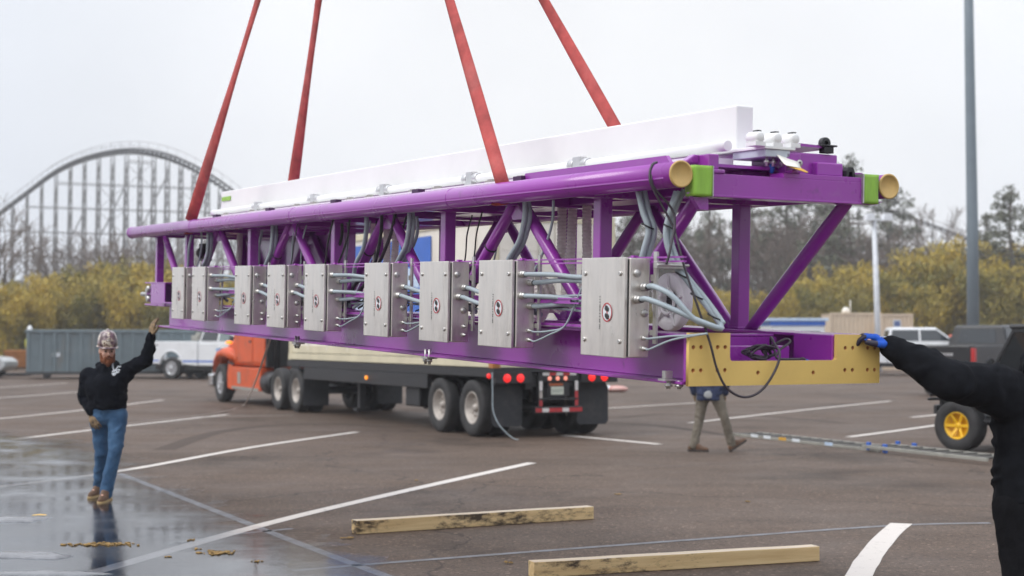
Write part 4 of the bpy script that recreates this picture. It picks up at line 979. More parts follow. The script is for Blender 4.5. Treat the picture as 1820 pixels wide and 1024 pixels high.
def bamboo(seed, H, label, mt, group='bamboo thickets along the edge of the car park', name='bamboo_clump', wid=1.9):
    rnd = random.Random(seed); t = thing(name, label, 'bamboo', group=group); b = MB(); lv = MB()
    for i in range(34):
        a = rnd.uniform(0, 6.28); r = wid * .6 * math.sqrt(rnd.random()); x, y = r * math.cos(a), r * math.sin(a) * .8; h = H * rnd.uniform(.60, 1.04); lean = V((math.cos(a), math.sin(a), 0)) * h * rnd.uniform(.05, .28)
        pts = [V((x, y, 0)), V((x, y, h * .4)) + lean * .15, V((x, y, h * .75)) + lean * .5, V((x, y, h * .97)) + lean]
        b.tube(pts, [.045, .04, .03, .01], 4)
        for k in range(24):
            f = rnd.uniform(.12, 1.0) ** .8; j = min(2, int(f * 3)); p = pts[j].lerp(pts[j + 1], f * 3 - j)
            leaf_quads(lv, p + V((rnd.gauss(0, .22), rnd.gauss(0, .22), rnd.gauss(0, .15))), 11, (.42, .42, .40), .30, rnd, asp=.30, droop=.35)
    b.build('canes', M['cane'], t); lv.build('leaves', M[mt], t, fix=False); return t

def spread(protos_, spots, labels=None):
    used = set()
    for i, (px, z, k, sc, lab) in enumerate(spots):
        pr = protos_[k % len(protos_)]
        o = pr if (k % len(protos_)) not in used else dup(pr)
        used.add(k % len(protos_))
        q = P(px, HOR, z); o.location = (q.x, q.y, 0); o.rotation_euler = (0, 0, (i * 2.399) % 6.283); o.scale = (sc * (1 + .12 * math.sin(i * 3.1)), sc * (1 + .12 * math.cos(i * 1.7)), sc)
        if lab: o['label'] = lab
pines = [pine(11, 15.5, 'x'), pine(12, 15.5, 'x', cb=.45, loose=.8), pine(13, 15.5, 'x', cb=.28, loose=1.1)]
LP = 'tall grey-green pine standing in the row seen through and above the purple truss'
sp = []
rnd = random.Random(21)
for i, px in enumerate((1120, 1195, 1262, 1330, 1400, 1468, 1512, 1580)):
    z = 108 + rnd.uniform(-6, 14); top = {1512: 284, 1545: 330, 1580: 335, 1622: 395, 1468: 305}.get(px, rnd.uniform(335, 375)); h = (HOR - top) * z / FPX + CAMH
    lab = LP
    if px == 1512: lab = 'tallest pine of the row, its top above the purple end beam'
    if px == 1580: lab = 'dense pine right behind the white lamp post head'
    sp.append((px, z, i, h / 15.5, lab))
for i, (px, top, z) in enumerate(((1755, 385, 96), (1800, 338, 92), (1850, 345, 95), (1905, 360, 97))):
    sp.append((px, z, 0 if i % 2 else 2, ((HOR - top) * z / FPX + CAMH) / 15.5, ['smaller dark pine just right of the tall grey pole', 'big dark pine at the right edge of the picture', 'big dark pine at the right edge of the picture', 'dark pine just outside the right edge'][i]))
spread(pines, sp)
GB = 'bare winter trees behind the bamboo'
bares = [bare(31, 11, 'x', GB), bare(32, 11, 'x', GB, spread=.45), bare(33, 11, 'x', GB, spread=.7)]
sp = []
LBl = 'leafless grey tree standing in front of the wooden coaster'
for i, (px, top, z) in enumerate(((-30, 330, 100), (12, 335, 104), (40, 372, 108), (75, 400, 112), (105, 395, 118), (140, 425, 112), (172, 430, 116), (205, 400, 124), (240, 420, 118), (262, 405, 126), (292, 372, 130), (325, 395, 124), (360, 400, 120))):
    lab = 'leafless dark tree at the left edge below the coaster track' if px < 45 else LBl
    sp.append((px, z, i, ((HOR - top) * z / FPX + CAMH) / 11, lab))
for i, (px, top, z) in enumerate(((1112, 400, 112), (1170, 380, 118), (1215, 385, 116), (1255, 370, 124), (1300, 372, 121), (1335, 395, 112), (1375, 380, 126), (1412, 375, 119), (1450, 390, 116), (1490, 395, 125), (1530, 420, 122), (1610, 440, 122), (1655, 455, 124), (1700, 460, 120), (1755, 480, 110), (1800, 460, 112))):
    sp.append((px, z, i + 1, ((HOR - top) * z / FPX + CAMH) / 11, 'leafless brown tree mixed in with the pines behind the truss'))
rnd2 = random.Random(9)
for k in range(22):
    px = rnd2.uniform(1100, 1640); z = rnd2.uniform(103, 118); top = rnd2.uniform(350, 430)
    sp.append((px, z, k, ((HOR - top) * z / FPX + CAMH) / 11, 'leafless brown tree mixed in with the pines behind the truss'))
for k in range(34):
    px = rnd2.uniform(1095, 1660); z = rnd2.uniform(112, 138); top = rnd2.uniform(340, 420)
    sp.append((px, z, k, ((HOR - top) * z / FPX + CAMH) / 11, 'leafless brown tree mixed in with the pines behind the truss'))
for k in range(10):
    px = rnd2.uniform(-20, 330); z = rnd2.uniform(99, 112); top = rnd2.uniform(385, 450)
    sp.append((px, z, k, ((HOR - top) * z / FPX + CAMH) / 11, LBl))
spread(bares, sp)
bam = [bamboo(41, 6, 'x', 'bamboo'), bamboo(42, 6, 'x', 'bamboo_y'), bamboo(43, 6, 'x', 'bamboo'), bamboo(44, 6, 'x', 'bamboo_y', wid=2.3)]
sp = []
LL = 'olive bamboo clump in the thicket above the grey dumpster'; LY = 'yellowish bamboo clump in the thicket above the grey dumpster'
i = 0
for px, top in ((-30, 500), (8, 492), (40, 497), (72, 500), (105, 480), (138, 478), (170, 470), (202, 462), (234, 470), (262, 478), (292, 500), (325, 505), (360, 500), (400, 505), (445, 505), (490, 510)):
    for z in (86, 93):
        k = [0, 1, 3, 1, 2][i % 5] if z == 86 else [3, 0, 1, 3][i % 4]; z2 = z + rnd.uniform(-2.5, 2.5); tp = top + rnd.uniform(-2, 55) if z == 86 else top + rnd.uniform(-14, 22)
        sp.append((px + rnd.uniform(-10, 10), z2, k, ((HOR - tp) * z2 / FPX + CAMH) / 6, LY if k in (1, 3) else LL)); i += 1
LR = 'olive bamboo clump in the thicket behind the tan container'; LRY = 'yellow bamboo clump in the thicket behind the tan container'
for px, top in ((1105, 545), (1150, 530), (1195, 545), (1235, 530), (1270, 515), (1310, 535), (1350, 525), (1395, 520), (1435, 498), (1470, 480), (1505, 478), (1540, 490), (1580, 482), (1615, 455), (1650, 452), (1685, 438), (1720, 445), (1755, 440), (1790, 445), (1830, 440), (1875, 445)):
    for z in (90, 97):
        k = [1, 3, 0, 1][i % 4] if px > 1580 else [0, 1, 2, 3, 0][i % 5]; z2 = z + rnd.uniform(-2.5, 2.5); tp = top + rnd.uniform(0, 55) if z == 90 else top + rnd.uniform(-14, 25)
        sp.append((px + rnd.uniform(-10, 10), z2, k, ((HOR - tp) * z2 / FPX + CAMH) / 6, LRY if k in (1, 3) else LR)); i += 1
spread(bam, sp)
# far wood closing the horizon
b = MB(); rnd = random.Random(77)
for i in range(420):
    x = rnd.uniform(-100, 110); y = rnd.uniform(140, 165); h = rnd.uniform(4, 8.5)
    b.tube([(x, y, 0), (x + rnd.gauss(0, .4), y, h)], [.12, .04], 3, caps=False)
    leaf_quads(b, V((x, y, h * .6)), 40, (1.8, 1.5, h * .42), .8, rnd, asp=.35)
tag(b.build('far_woods', mat('far_brown_woods', (.115, .095, .07), .9, island=.4), fix=False), kind='stuff')

# ------------------------------------------------------------------ lamp posts
q = P(1730, HOR, 66); t = thing('lamp_mast', 'tall thick blue-grey lamp mast rising out of the picture behind the black pickup', 'lamp mast', (q.x, q.y, 0))
b = MB(); b.tube([(0, 0, .5), (0, 0, 7), (-.05, 0, 14), (-.1, 0, 24)], [.27, .245, .21, .16], 14); b.build('shaft', M['pole_grey'], t)
b = MB(); b.lathe([(0, 0), (.40, 0), (.40, .55), (.36, .6), (0, .6)], (0, 0, 0), (0, 0, 1), 20); b.build('concrete_base', M['tan'], t)
b = MB(); b.bar((-1.2, 0, 23.8), (1.0, 0, 23.8), .12)
for x in (-1.1, .9): b.box((x, -.2, 23.7), (.5, .5, .25))
b.build('lamp_head', M['pole_grey'], t)
q = P(1562, HOR, 76); t = thing('lamp_post', 'slim white lamp post with a flat twin head in front of the pines', 'lamp post', (q.x, q.y, 0))
b = MB(); b.tube([(0, 0, 0), (-.1, 0, 4), (-.2, 0, 7.6)], [.16, .14, .11], 12); b.build('shaft', M['pole_white'], t)
b = MB()
for x in (-.62, .25): b.prism([(x - .05, 7.55), (x + .46, 7.55), (x + .36, 7.92), (x + .02, 7.92)], -.35, .35, 'y')
b.bb(-.5, .2, -.05, .05, 7.58, 7.66); b.build('lamp_head', M['pole_white'], t, .02)

# ------------------------------------------------------------------ dumpster, small buildings, containers
a, c = G(46, 674), G(420, 671.5); d = (c - a); 
t = thing('roll_off_dumpster', 'long blue-grey ribbed roll-off dumpster under the bamboo on the left', 'dumpster', a, math.atan2(d.y, d.x))
L_ = 7.6; H0, H1 = .28, 1.93
b = MB(); b.bb(0, L_, 0, .04, H0, H1); b.bb(0, L_, 2.3, 2.34, H0, H1); b.bb(0, .05, .04, 2.3, H0, H1); b.bb(L_ - .05, L_, .04, 2.3, H0, H1); b.bb(0, L_, .04, 2.3, H0, H0 + .06); b.build('tub', M['bluegrey'], t)
b = MB(); b.bb(-.05, L_ + .05, -.08, .06, H1, H1 + .13); b.bb(-.05, L_ + .05, 2.28, 2.42, H1, H1 + .13); b.bb(-.05, .06, .06, 2.28, H1, H1 + .13); b.build('rim', M['bluegrey'], t, .02)
n = 15
for i in range(n):
    x = .06 + i * (L_ - .2) / (n - 1); b = MB(); b.prism([(x - .05, H0 + .02), (x + .07, H0 + .02), (x + .07, H1 - .002), (x - .05, H1 - .002)], -.075, -.001, 'y'); b.build('rib', M['bluegrey'], t, .01)
b = MB(); b.bb(-.02, L_, -.06, -.001, H0 - .1, H0 + .018); b.build('bottom_rail', mat('dark_rail', (.05, .05, .05), .8), t)
for x in (.8, 6.7):
    for y in (.25, 2.05):
        b = MB(); b.cyl((x, y - .08, .13), (x, y + .08, .13), .13, 14); b.build('roller', M['black'], t)
b = MB(); b.bb(1.05, 1.35, -.006, -.002, .93, 1.10); b.build('white_sticker', M['logo'], t)
b = MB(); b.bb(4.42, 4.74, -.006, -.002, .52, .72); b.build('yellow_sticker', mat('yellow_sticker', (.72, .58, .04), .5), t)
b = MB(); b.cyl((.45, -.02, 1.75), (.45, -.09, 1.75), .07, 10); b.build('hook_eye', M['bluegrey'], t)
# orange spreader and a pale van front at the far left edge
q = G(30, 668); t = thing('orange_hopper', 'small rusty orange hopper on a dark frame beside the dumpster end', 'hopper', q, .2)
b = MB(); r0 = [(-.35, -.3, .45), (.45, -.3, .35), (.45, .5, .35), (-.35, .5, .45)]; r1 = [(-.55, -.5, 1.15), (.62, -.5, 1.15), (.62, .7, 1.15), (-.55, .7, 1.15)]
b.loft([[V(p) for p in r0], [V(p) for p in r1]], 0, False); b.build('hopper_body', M['rust'], t, .02)
b = MB(); b.bar((-.75, -.3, .05), (-.45, -.3, .95), .14); b.bb(-.8, .6, -.3, .5, .02, .12); b.bar((.5, -.3, .08), (.5, -.3, .5), .1); b.build('stand', M['black'], t)
b = MB(); b.sph((.45, .3, 1.45), (.16, .16, .3), 10); b.build('green_bag', mat('lime_bag', (.42, .45, .06), .7), t); b = MB(); b.sph((.5, .35, 1.95), (.14, .14, .34), 10); b.build('white_bag', M['white'], t)
q = G(-45, 672); t = thing('parked_car', 'pale silver car whose bonnet just enters at the left edge', 'car', q, .0)
sil = mat('silver_car_paint', (.48, .49, .49), .3, coat=.5)
b = MB(); b.prism([(-2.6, .3), (1.35, .3), (1.6, .5), (1.58, .72), (1.35, .88), (.3, 1.0), (-2.6, 1.0)], -.85, .85, 'y'); b.build('body', sil, t, .08, 3)
b = MB(); b.prism([(-2.2, 1.0), (.3, 1.0), (-.5, 1.45), (-1.9, 1.45)], -.72, .72, 'y'); b.build('cabin', M['glass'], t, .06, 3)
for x in (.75, -1.9):
    for y in (-.78, .78): b = MB(); b.lathe([(0, -.1), (.3, -.1), (.33, -.06), (.33, .06), (.3, .1), (0, .1)], (x, y, .33), (0, 1, 0), 20); b.build('wheel', M['rubber'], t)
# booth with a blue eave
q = P(1418, HOR, 74); t = thing('ticket_booth', 'small white booth with a blue stripe under its flat grey roof and two dark windows', 'booth', (q.x, q.y, 0), R(4))
b = MB(); b.bb(-1.33, 1.33, 0, 2.2, 0, 2.32); b.build('wall', M['white'], t)
b = MB(); b.bb(-1.36, 1.36, -.06, 2.24, 2.30, 2.52); b.build('blue_fascia', M['blue'], t)
b = MB(); b.bb(-1.55, 1.5, -.12, 2.35, 2.522, 2.66); b.build('roof', M['ltblue'], t, .02)
for x in (-.62, .62):
    w = MB(); w.bb(x - .56, x + .56, -.02, .03, .95, 2.12); wo_ = w.build('window', M['white'], t); w = MB(); w.bb(x - .47, x + .47, -.026, -.021, 1.05, 2.02); w.build('pane', M['glass'], wo_)
q = P(1345, HOR, 76); t = thing('utility_trailer', 'small pale grey utility trailer left of the white booth', 'trailer', (q.x, q.y, 0))
b = MB(); b.bb(-.7, .9, 0, 1.4, .5, 1.75); b.build('trailer_box', mat('dull_white', (.5, .5, .5), .6), t, .05); b = MB(); b.cyl((.1, -.1, .33), (.1, .1, .33), .33, 16); b.build('wheel', M['rubber'], t); b = MB(); b.bb(-1.6, -.7, .6, .75, .5, .6); b.build('drawbar', M['black'], t)
def container(name, label, px0, px1, z, h, m, ribs=14, depth=2.4):
    a, c = P(px0, HOR, z), P(px1, HOR, z); W = c.x - a.x; t = thing(name, label, 'container', (a.x, a.y, 0))
    b = MB(); pts = []; n = ribs * 4
    for i in range(ribs):
        x = W * (i + .0) / ribs; s = W / ribs; pts += [(x, 0), (x + s * .35, 0), (x + s * .5, .04), (x + s * .85, .04)]
    pts += [(W, 0), (W, depth), (0, depth)]; b.prism(pts, .12, h - .1, 'z'); b.build('shell', m, t)
    b = MB()
    for x in (-.03, W - .07): b.bb(x, x + .10, -.03, .08, 0, h)
    b.bb(.07, W - .07, -.025, .06, h - .12, h); b.bb(.07, W - .07, -.025, .06, .0, .12); b.bb(-.03, W + .03, .08, depth, h - .098, h - .05); b.build('corner_frame', m, t)
    return t
cA = container('shipping_container', 'tan corrugated shipping container behind the gloved hand and lamp post', 1476, 1566, 82, 3.05, M['tan'], 12)
b = MB(); b.lathe([(0, 0), (.22, 0), (.22, .12), (.1, .3), (0, .3)], (1.05, 1, 3.06), (0, 0, 1), 14); b.cyl((1.3, 1, 3.0), (1.3, 1, 3.75), .03, 8); b.build('roof_vent', M['cream'], cA)
cB = container('shipping_container', 'shorter tan container with a small white notice, just left of the bamboo', 1567, 1622, 81, 2.98, M['tan'], 8)
b = MB(); b.bb(.62, 1.02, -.031, -.026, 1.75, 2.65); nb_ = b.build('notice', M['logo'], cB); b = MB(); b.bb(.66, .98, -.034, -.032, 2.3, 2.6); b.bb(.66, .98, -.034, -.032, 1.8, 1.95); b.build('notice_print', mat('blue_print', (.1, .14, .3), .6), nb_)
for i, (px, z) in enumerate(((1706, 79), (1692, 80), (1720, 80.5))):
    q = P(px, HOR, z); t = thing('traffic_barrel', 'orange traffic barrel beyond the white pickup bonnet', 'barrel', (q.x, q.y, 0), group='orange barrels by the bamboo')
    b = MB(); b.lathe([(0, 0), (.30, 0), (.30, .08), (.26, .1), (.24, .5), (.21, 1.75), (.12, 1.85), (0, 1.86)], (0, 0, 0), (0, 0, 1), 16); b.build('drum', mat('barrel_orange', (.6, .12, .06), .5) if i == 0 else bpy.data.materials['barrel_orange'], t)
    b = MB(); b.lathe([(.248, .55), (.242, .75)], (0, 0, 0), (0, 0, 1), 16); b.lathe([(.232, 1.05), (.226, 1.25)], (0, 0, 0), (0, 0, 1), 16); b.build('reflective_band', M['tape_white'], t)
# red and white pad beyond the trailer
q = G(1092, 697); t = thing('striped_bundle', 'faded red and white bundle lying on the ground beyond the right mudflap', 'bundle', q, .1)
b = MB(); b.sph((.05, 0, .10), (.40, .3, .11), 20); b.build('wrapped_bundle', mat('pale_red_canvas', (.62, .46, .42), .8, vs=3, col2=(.55, .22, .18)), t); b = MB(); b.sph((-.28, .05, .11), (.26, .28, .115), 16); b.build('white_end', M['white'], t)
# ladder
lp = [G(1296, 774), G(1740, 824)]
M['rung'] = mat('dark_rung', (.10, .095, .085), .6)
def ladder():
    a, c = lp; d = c - a; L_ = d.length; t = thing('extension_ladder', 'aluminium extension ladder lying flat on the asphalt below the yellow end plate', 'ladder', a, math.atan2(d.y, d.x))
    def sect(x0, x1, y0, y1, z0, name):
        b = MB()
        for y in (y0, y1): b.bb(x0, x1, y - .016, y + .016, z0, z0 + .05)
        o = b.build(name, M['alu'], t, .004)
        n = int((x1 - x0) / .305)
        for i in range(n): x = x0 + .15 + i * .305; b = MB(); b.cyl((x, y0 + .0165, z0 + .030), (x, y1 - .0165, z0 + .030), .022, 10); b.build('rung', M['rung'], o)
        return o
    k = L_ * .60
    sect(0, k + .40, 0, .62, .0, 'base_section'); sect(k + .1, L_ + .3, -.10, .46, .052, 'fly_section')
    for y in (-.03, .53):
      for x0, x1, z0, z1 in ((k + .10, k + .17, .02, .14), (k + .50, k + .58, .0, .135)):
        b = MB(); b.bb(x0, x1, y, y + .045, z0, z1); b.build('blue_bracket', M['blue'], t, .005)
    for i, (x, m) in enumerate(((.75, 'logo'), (1.15, 'logo'), (1.62, 'paper_y'), (2.02, 'logo'), (2.95, 'ltblue'))):
        b = MB(); b.bb(x, x + .22, -.0185, -.0165, .02, .07); b.build('rail_sticker', M[m], t)
ladder()
# ropes
rp = thing('tag_line', 'thin pale rope running from the truss down to the ground beside the orange truck cab', 'rope')
top = TL(.17, 6.35, -.98); b = MB(); b.tube(smooth_path([top, top.lerp(G(430, 722), .35) + V((0, 0, -.12)), top.lerp(G(430, 722), .7) + V((0, 0, -.12)), G(432, 720, .012), G(404, 731, .012), G(330, 742, .012), G(240, 752, .012), G(150, 762, .012)], 8), .011, 6); b.build('rope_strand', mat('pale_rope', (.46, .38, .34), .9), rp)
# haze: one even volume of damp air round everything
hz = MB(); hz.bb(-320, 320, -300, 345, -1, 34); ho = hz.build('haze', [], fix=True)
hm = bpy.data.materials.new('damp_air'); hm.use_nodes = True; n = hm.node_tree.nodes; n.clear(); o_ = n.new('ShaderNodeOutputMaterial'); pv = n.new('ShaderNodeVolumePrincipled')
pv.inputs['Color'].default_value = (.90, .93, .97, 1); pv.inputs['Density'].default_value = .0008; pv.inputs['Anisotropy'].default_value = .2
hm.node_tree.links.new(pv.outputs[0], o_.inputs['Volume']); ho.data.materials.append(hm); tag(ho, kind='stuff')
# ------------------------------------------------------------------ vehicles
def wheel(parent, c, r, w, side, rim_m='rim', spokes=6, name='wheel', rimr=.62, knobs=False, dual=False, deep=False):
    """axle along local x; side = -1 or +1 says which way the outer face looks"""
    ax = (side, 0, 0); b = MB(); h = w / 2
    b.lathe([(r * .55, -h * .9), (r * .9, -h), (r * .985, -h * .8), (r, -h * .5), (r, h * .5), (r * .985, h * .8), (r * .92, h), (r * rimr * 1.06, h * .92), (r * rimr, h * .8)], c, ax, 32)
    if knobs:
        for k in range(26):
            a = k * 2 * math.pi / 26; b.box(V(c) + V((0, math.cos(a) * r * .995, math.sin(a) * r * .995)), (w * .96, r * .14, r * .06), (a - math.pi / 2 + math.pi, 0, 0))
    wh = b.build(name, M['rubber'], parent)
    b = MB(); z0 = h * (.15 if deep else .55); ri = r * rimr
    b.lathe([(ri, h * .80), (ri * .97, h * .86), (ri * .90, h * .80), (ri * .82, z0), (0, z0)], c, ax, 28)
    fm = frame(ax)
    for k in range(spokes):
        a = 2 * math.pi * k / spokes; d0 = fm @ V((math.cos(a) * ri * .16, math.sin(a) * ri * .16, z0 + .03)); d1 = fm @ V((math.cos(a) * ri * .90, math.sin(a) * ri * .90, h * .70)); b.bar(V(c) + d0, V(c) + d1, ri * .20, ri * .12, ax)
    b.lathe([(ri * .24, z0), (ri * .22, z0 + .05), (0, z0 + .055)], c, ax, 16)
    if spokes == 0:
        for k in range(10):
            a = 2 * math.pi * k / 10; q = V(c) + fm @ V((math.cos(a) * ri * .5, math.sin(a) * ri * .5, z0)); b.cyl(q, q + V(ax) * .03, .018, 6)
    b.build('rim', M[rim_m], wh)
    return wh
def arch(cx, r, z0, n=10): return [(cx + r * math.cos(math.pi * i / n), z0 + r * math.sin(math.pi * i / n)) for i in range(n + 1)]

def pickup(label, loc, rz, paint, detail, lift=1.0, bedcap=False, group=None, rimm='rim', ext=0.0):
    """local +y forward, x right; origin on the ground under the middle"""
    t = thing('pickup_truck', label, 'pickup truck', loc, rz, group); W = .98; wr = .41; FA, RA = 1.85, -1.85 - ext; zb = .50; E_ = ext
    def side_poly(y0, y1, ztop, axle):
        return [(y0, zb)] + [(y, z) for y, z in reversed(arch(axle, .50, zb))] + [(y1, zb), (y1, ztop), (y0, ztop)]
    # front clip with bonnet and lower cab
    b = MB(); fl = [(-.62 - E_, zb), (FA - .50, zb)] + [(y, z) for y, z in reversed(arch(FA, .50, zb))][1:] + [(2.72, zb + .02), (2.80, .80), (2.78, 1.16), (2.55, 1.27), (1.35, 1.33), (1.2, 1.36), (-.62 - E_, 1.36)]
    b.prism(fl, -W, W, 'x'); body = b.build('body', M[paint], t, .045, 3)
    # bed
    bed = MB()
    sp_ = [(-2.92 - E_, zb + .08), (RA - .50, zb + .06)] + [(y, z) for y, z in reversed(arch(RA, .50, zb + .05))][1:-1] + [(RA + .50, zb + .06), (-.65 - E_, zb), (-.65 - E_, 1.40), (-2.92 - E_, 1.40)]
    bed.prism(sp_, -W, -W + .10, 'x'); bed.prism(sp_, W - .10, W, 'x'); bed.bb(-W + .101, W - .101, -.75 - E_, -.65 - E_, .72, 1.40); bed.bb(-W + .101, W - .101, -2.86 - E_, -.751 - E_, .70, .78)
    bd = bed.build('cargo_bed', M[paint], t, .02)
    tg = MB(); tg.bb(-W + .12, W - .12, -2.94 - E_, -2.865 - E_, .78, 1.385); tgo = tg.build('tailgate', M[paint], t, .015)
    # greenhouse
    g = MB(); z0, z1 = 1.36, 1.98
    r0 = [V((-W + .02, -.60 - E_, z0)), V((W - .02, -.60 - E_, z0)), V((W - .02, 1.30, z0)), V((-W + .02, 1.30, z0))]
    r1 = [V((-W + .20, -.46 - E_, z1 - .04)), V((W - .20, -.46 - E_, z1 - .04)), V((W - .20, .52, z1 - .04)), V((-W + .20, .52, z1 - .04))]
    r2 = [V((-W + .28, -.40 - E_, z1)), V((W - .28, -.40 - E_, z1)), V((W - .28, .44, z1)), V((-W + .28, .44, z1))]
    g.loft([r0, r1, r2], 0, False); cab = g.build('cab', M[paint], t, .035, 3)
    def on(x0, y, z): return x0
    def xs_(z): return W - .02 - (z - z0) / (z1 - .04 - z0) * .18
    for sd in (-1, 1):
        for y0, y1, y0t, y1t in ((-.50 - E_, .22 - E_ * .5, -.40 - E_, .22 - E_ * .5), (.30 - E_ * .5, 1.10, .30 - E_ * .5, .50)):
            w = MB(); a = 1.42; c = 1.88; o = .006
            w.add([(sd * (xs_(a) + o), y0, a), (sd * (xs_(a) + o), y1, a), (sd * (xs_(c) + o), y1t, c), (sd * (xs_(c) + o), y0t, c)], [(0, 1, 2, 3)])
            wo = w.build('side_window', M['glass' if y0 < 0 or paint != 'white' else 'glass_pale'], cab); md = wo.modifiers.new('t', 'SOLIDIFY'); md.thickness = .008
        h = MB(); h.bb(sd * W - .012, sd * W + .022, .32, .50, 1.16, 1.20); h.build('door_handle', M['chrome'], t, .005)
        m_ = MB(); m_.box((sd * (W + .14), 1.02, 1.46), (.22, .10, .28)); m_.bar((sd * (W - .05), 1.05, 1.38), (sd * (W + .1), 1.03, 1.42), .05); m_.build('wing_mirror', M['black'], t, .02)
        l = MB(); l.bb(sd * W - .10 if sd > 0 else sd * W - .012, sd * W + .012 if sd > 0 else sd * W + .10, -2.955 - E_, -2.80 - E_, .95, 1.33); l.build('tail_lamp', M['redglass'], t, .012)
        l = MB(); l.bb(sd * .62, sd * .97, 2.74, 2.815, .92, 1.14); l.build('headlamp', M['glass_pale'], t, .01)
        a_ = MB()
        for ax in (FA, RA):
            pts = arch(ax, .53, zb + .02, 14); a_.tube([(sd * (W + .002), y, z) for y, z in pts], .028, 6)
        a_.build('arch_trim', M[detail.get('trim', 'black')], t)
        for ax in (FA, RA): wheel(t, (sd * (W - .13), ax, wr), wr, .27, sd, rimm, 7)
        if detail.get('stripe'):
            s_ = MB(); s_.bb(sd * W - .003, sd * W + .004, -1.32, 1.32, .64, .70); s_.build('blue_stripe', M['blue'], t); s_ = MB(); s_.bb(sd * W - .003, sd * W + .004, -2.90, -2.4, .66, .71); s_.build('blue_stripe', M['blue'], t)
            s_ = MB(); rr = random.Random(2); y = .2
            while y < 1.02: l_ = rr.uniform(.03, .08); s_.bb(sd * W - .003, sd * W + .004, y, y + l_, 1.06, 1.06 + rr.choice((.08, .10))); y += l_ + .015
            s_.build('door_lettering', mat('faded_blue_print', (.12, .30, .62), .5) if 'faded_blue_print' not in bpy.data.materials else bpy.data.materials['faded_blue_print'], t)
            s_ = MB(); s_.bb(sd * W - .003, sd * W + .004, -2.75, -2.45, 1.24, 1.28); s_.build('badge', M['black'], t)
    w = MB(); w.add([(-.62, -.578 - E_, 1.46), (.62, -.578 - E_, 1.46), (.55, -.488 - E_, 1.86), (-.55, -.488 - E_, 1.86)], [(0, 1, 2, 3)]); wo = w.build('rear_window', M['glass'], cab); md = wo.modifiers.new('t', 'SOLIDIFY'); md.thickness = .008
    w = MB(); w.add([(-.80, 1.272, 1.42), (.80, 1.272, 1.42), (.66, .585, 1.90), (-.66, .585, 1.90)], [(0, 1, 2, 3)]); wo = w.build('windscreen', M['glass'], cab); md = wo.modifiers.new('t', 'SOLIDIFY'); md.thickness = .012
    b = MB(); b.bb(-.96, .96, -3.10 - E_, -2.95 - E_, .52, .70); b.build('rear_bumper', M['chrome' if paint != 'blackpaint' else 'black'], t, .03)
    b = MB(); b.bb(-.97, .97, 2.72, 2.90, .46, .74); b.build('front_bumper', M['chrome' if paint != 'blackpaint' else 'black'], t, .03)
    b = MB(); b.bb(-.58, .58, 2.775, 2.815, .80, 1.14); b.build('grille', M['black'], t, .01)
    b = MB(); b.bb(-.80, .80, -2.7 - E_, 2.6, .34, .52); b.build('chassis', M['black'], t)
    if detail.get('lettering'):
        s_ = MB(); rr = random.Random(4); x = -.34
        while x < .34: l_ = rr.uniform(.05, .09); s_.bb(x, x + l_, -2.947 - E_, -2.941 - E_, 1.12, 1.19); x += l_ + .02
        s_.build('tailgate_lettering', M['rim'], tgo)
    if bedcap:
        b = MB(); b.bb(-W + .12, W - .12, -2.80 - E_, -.8 - E_, 1.402, 1.45); b.build('bed_cover', M['black'], t, .02)
    return t
def heading(v): return math.atan2(-v[0], v[1])       # rotation that turns local +y to v
# white work pickup on the left, behind the truck cab
q = G(318, 674); hd = V((.90, -.44)); fw = V((hd.x, hd.y, 0)).normalized(); rt = V((fw.y, -fw.x, 0))
pos = q - fw * -1.85 - rt * (.85); pos.z = 0
w1 = pickup('white work pickup with blue stripe and door lettering behind the bearded man', pos, heading(hd), 'white', {'stripe': 1, 'trim': 'white'}); w1.scale = (1.12, 1.12, 1.12)
b = MB(); b.bb(-.7, .7, -1.15, -.85, 1.42, 1.62); b.bb(-.5, .5, -1.1, -.9, 1.62, 1.72); b.build('bed_toolbox', M['alu'], w1, .02)
hd = V((.985, -.10)).normalized(); q = P(1705, HOR, 69)
w2 = pickup('white crew-cab pickup with pale side glass beyond the gloved hand', (q.x - hd.x * 1.45, q.y - hd.y * 1.3 + .9, 0), heading(hd), 'white', {'trim': 'black'}, ext=.95); w2.scale = (1.07, 1.07, 1.10)
q = P(1676, HOR, 45.5); hd = V((.66, .75)).normalized(); w3 = pickup('black pickup with red tail lamp and lettered tailgate behind the outstretched arm', (q.x + hd.x * 2.95, q.y + hd.y * 2.95, 0), heading(hd), 'blackpaint', {'lettering': 1}); w3.scale = (1.02, 1.02, 1.08)

# jeep-like four by four behind the right-hand man
fl_ = G(1706, 802); hd = V((-.66, .75)).normalized(); lt = V((-hd.y, hd.x)); 
jr = .40; jx = -.80; jy = 1.45
pos = V((fl_.x, fl_.y, 0)) - V((hd.x, hd.y, 0)) * jy - V((lt.x, lt.y, 0)) * (.83)
t = thing('off_road_vehicle', 'black open-sided off-road vehicle with bright yellow wheels, mostly hidden by the nearest man', 'off-road vehicle', pos, heading(hd))
b = MB(); b.prism([(-1.85, .55), (.62, .55), (.66, .74), (.72, 1.0), (1.9, 1.0), (1.92, 1.12), (.62, 1.17), (.55, 1.18), (-1.85, 1.18)], -.74, .74, 'x'); b.build('body', M['blackpaint'], t, .04, 3)
b = MB(); b.bb(-.60, .60, 1.90, 1.96, .62, 1.10)
for k in range(7): b.bb(-.40 + k * .125, -.35 + k * .125, 1.955, 1.975, .70, 1.04)
b.build('grille', M['blackpaint'], t, .01)
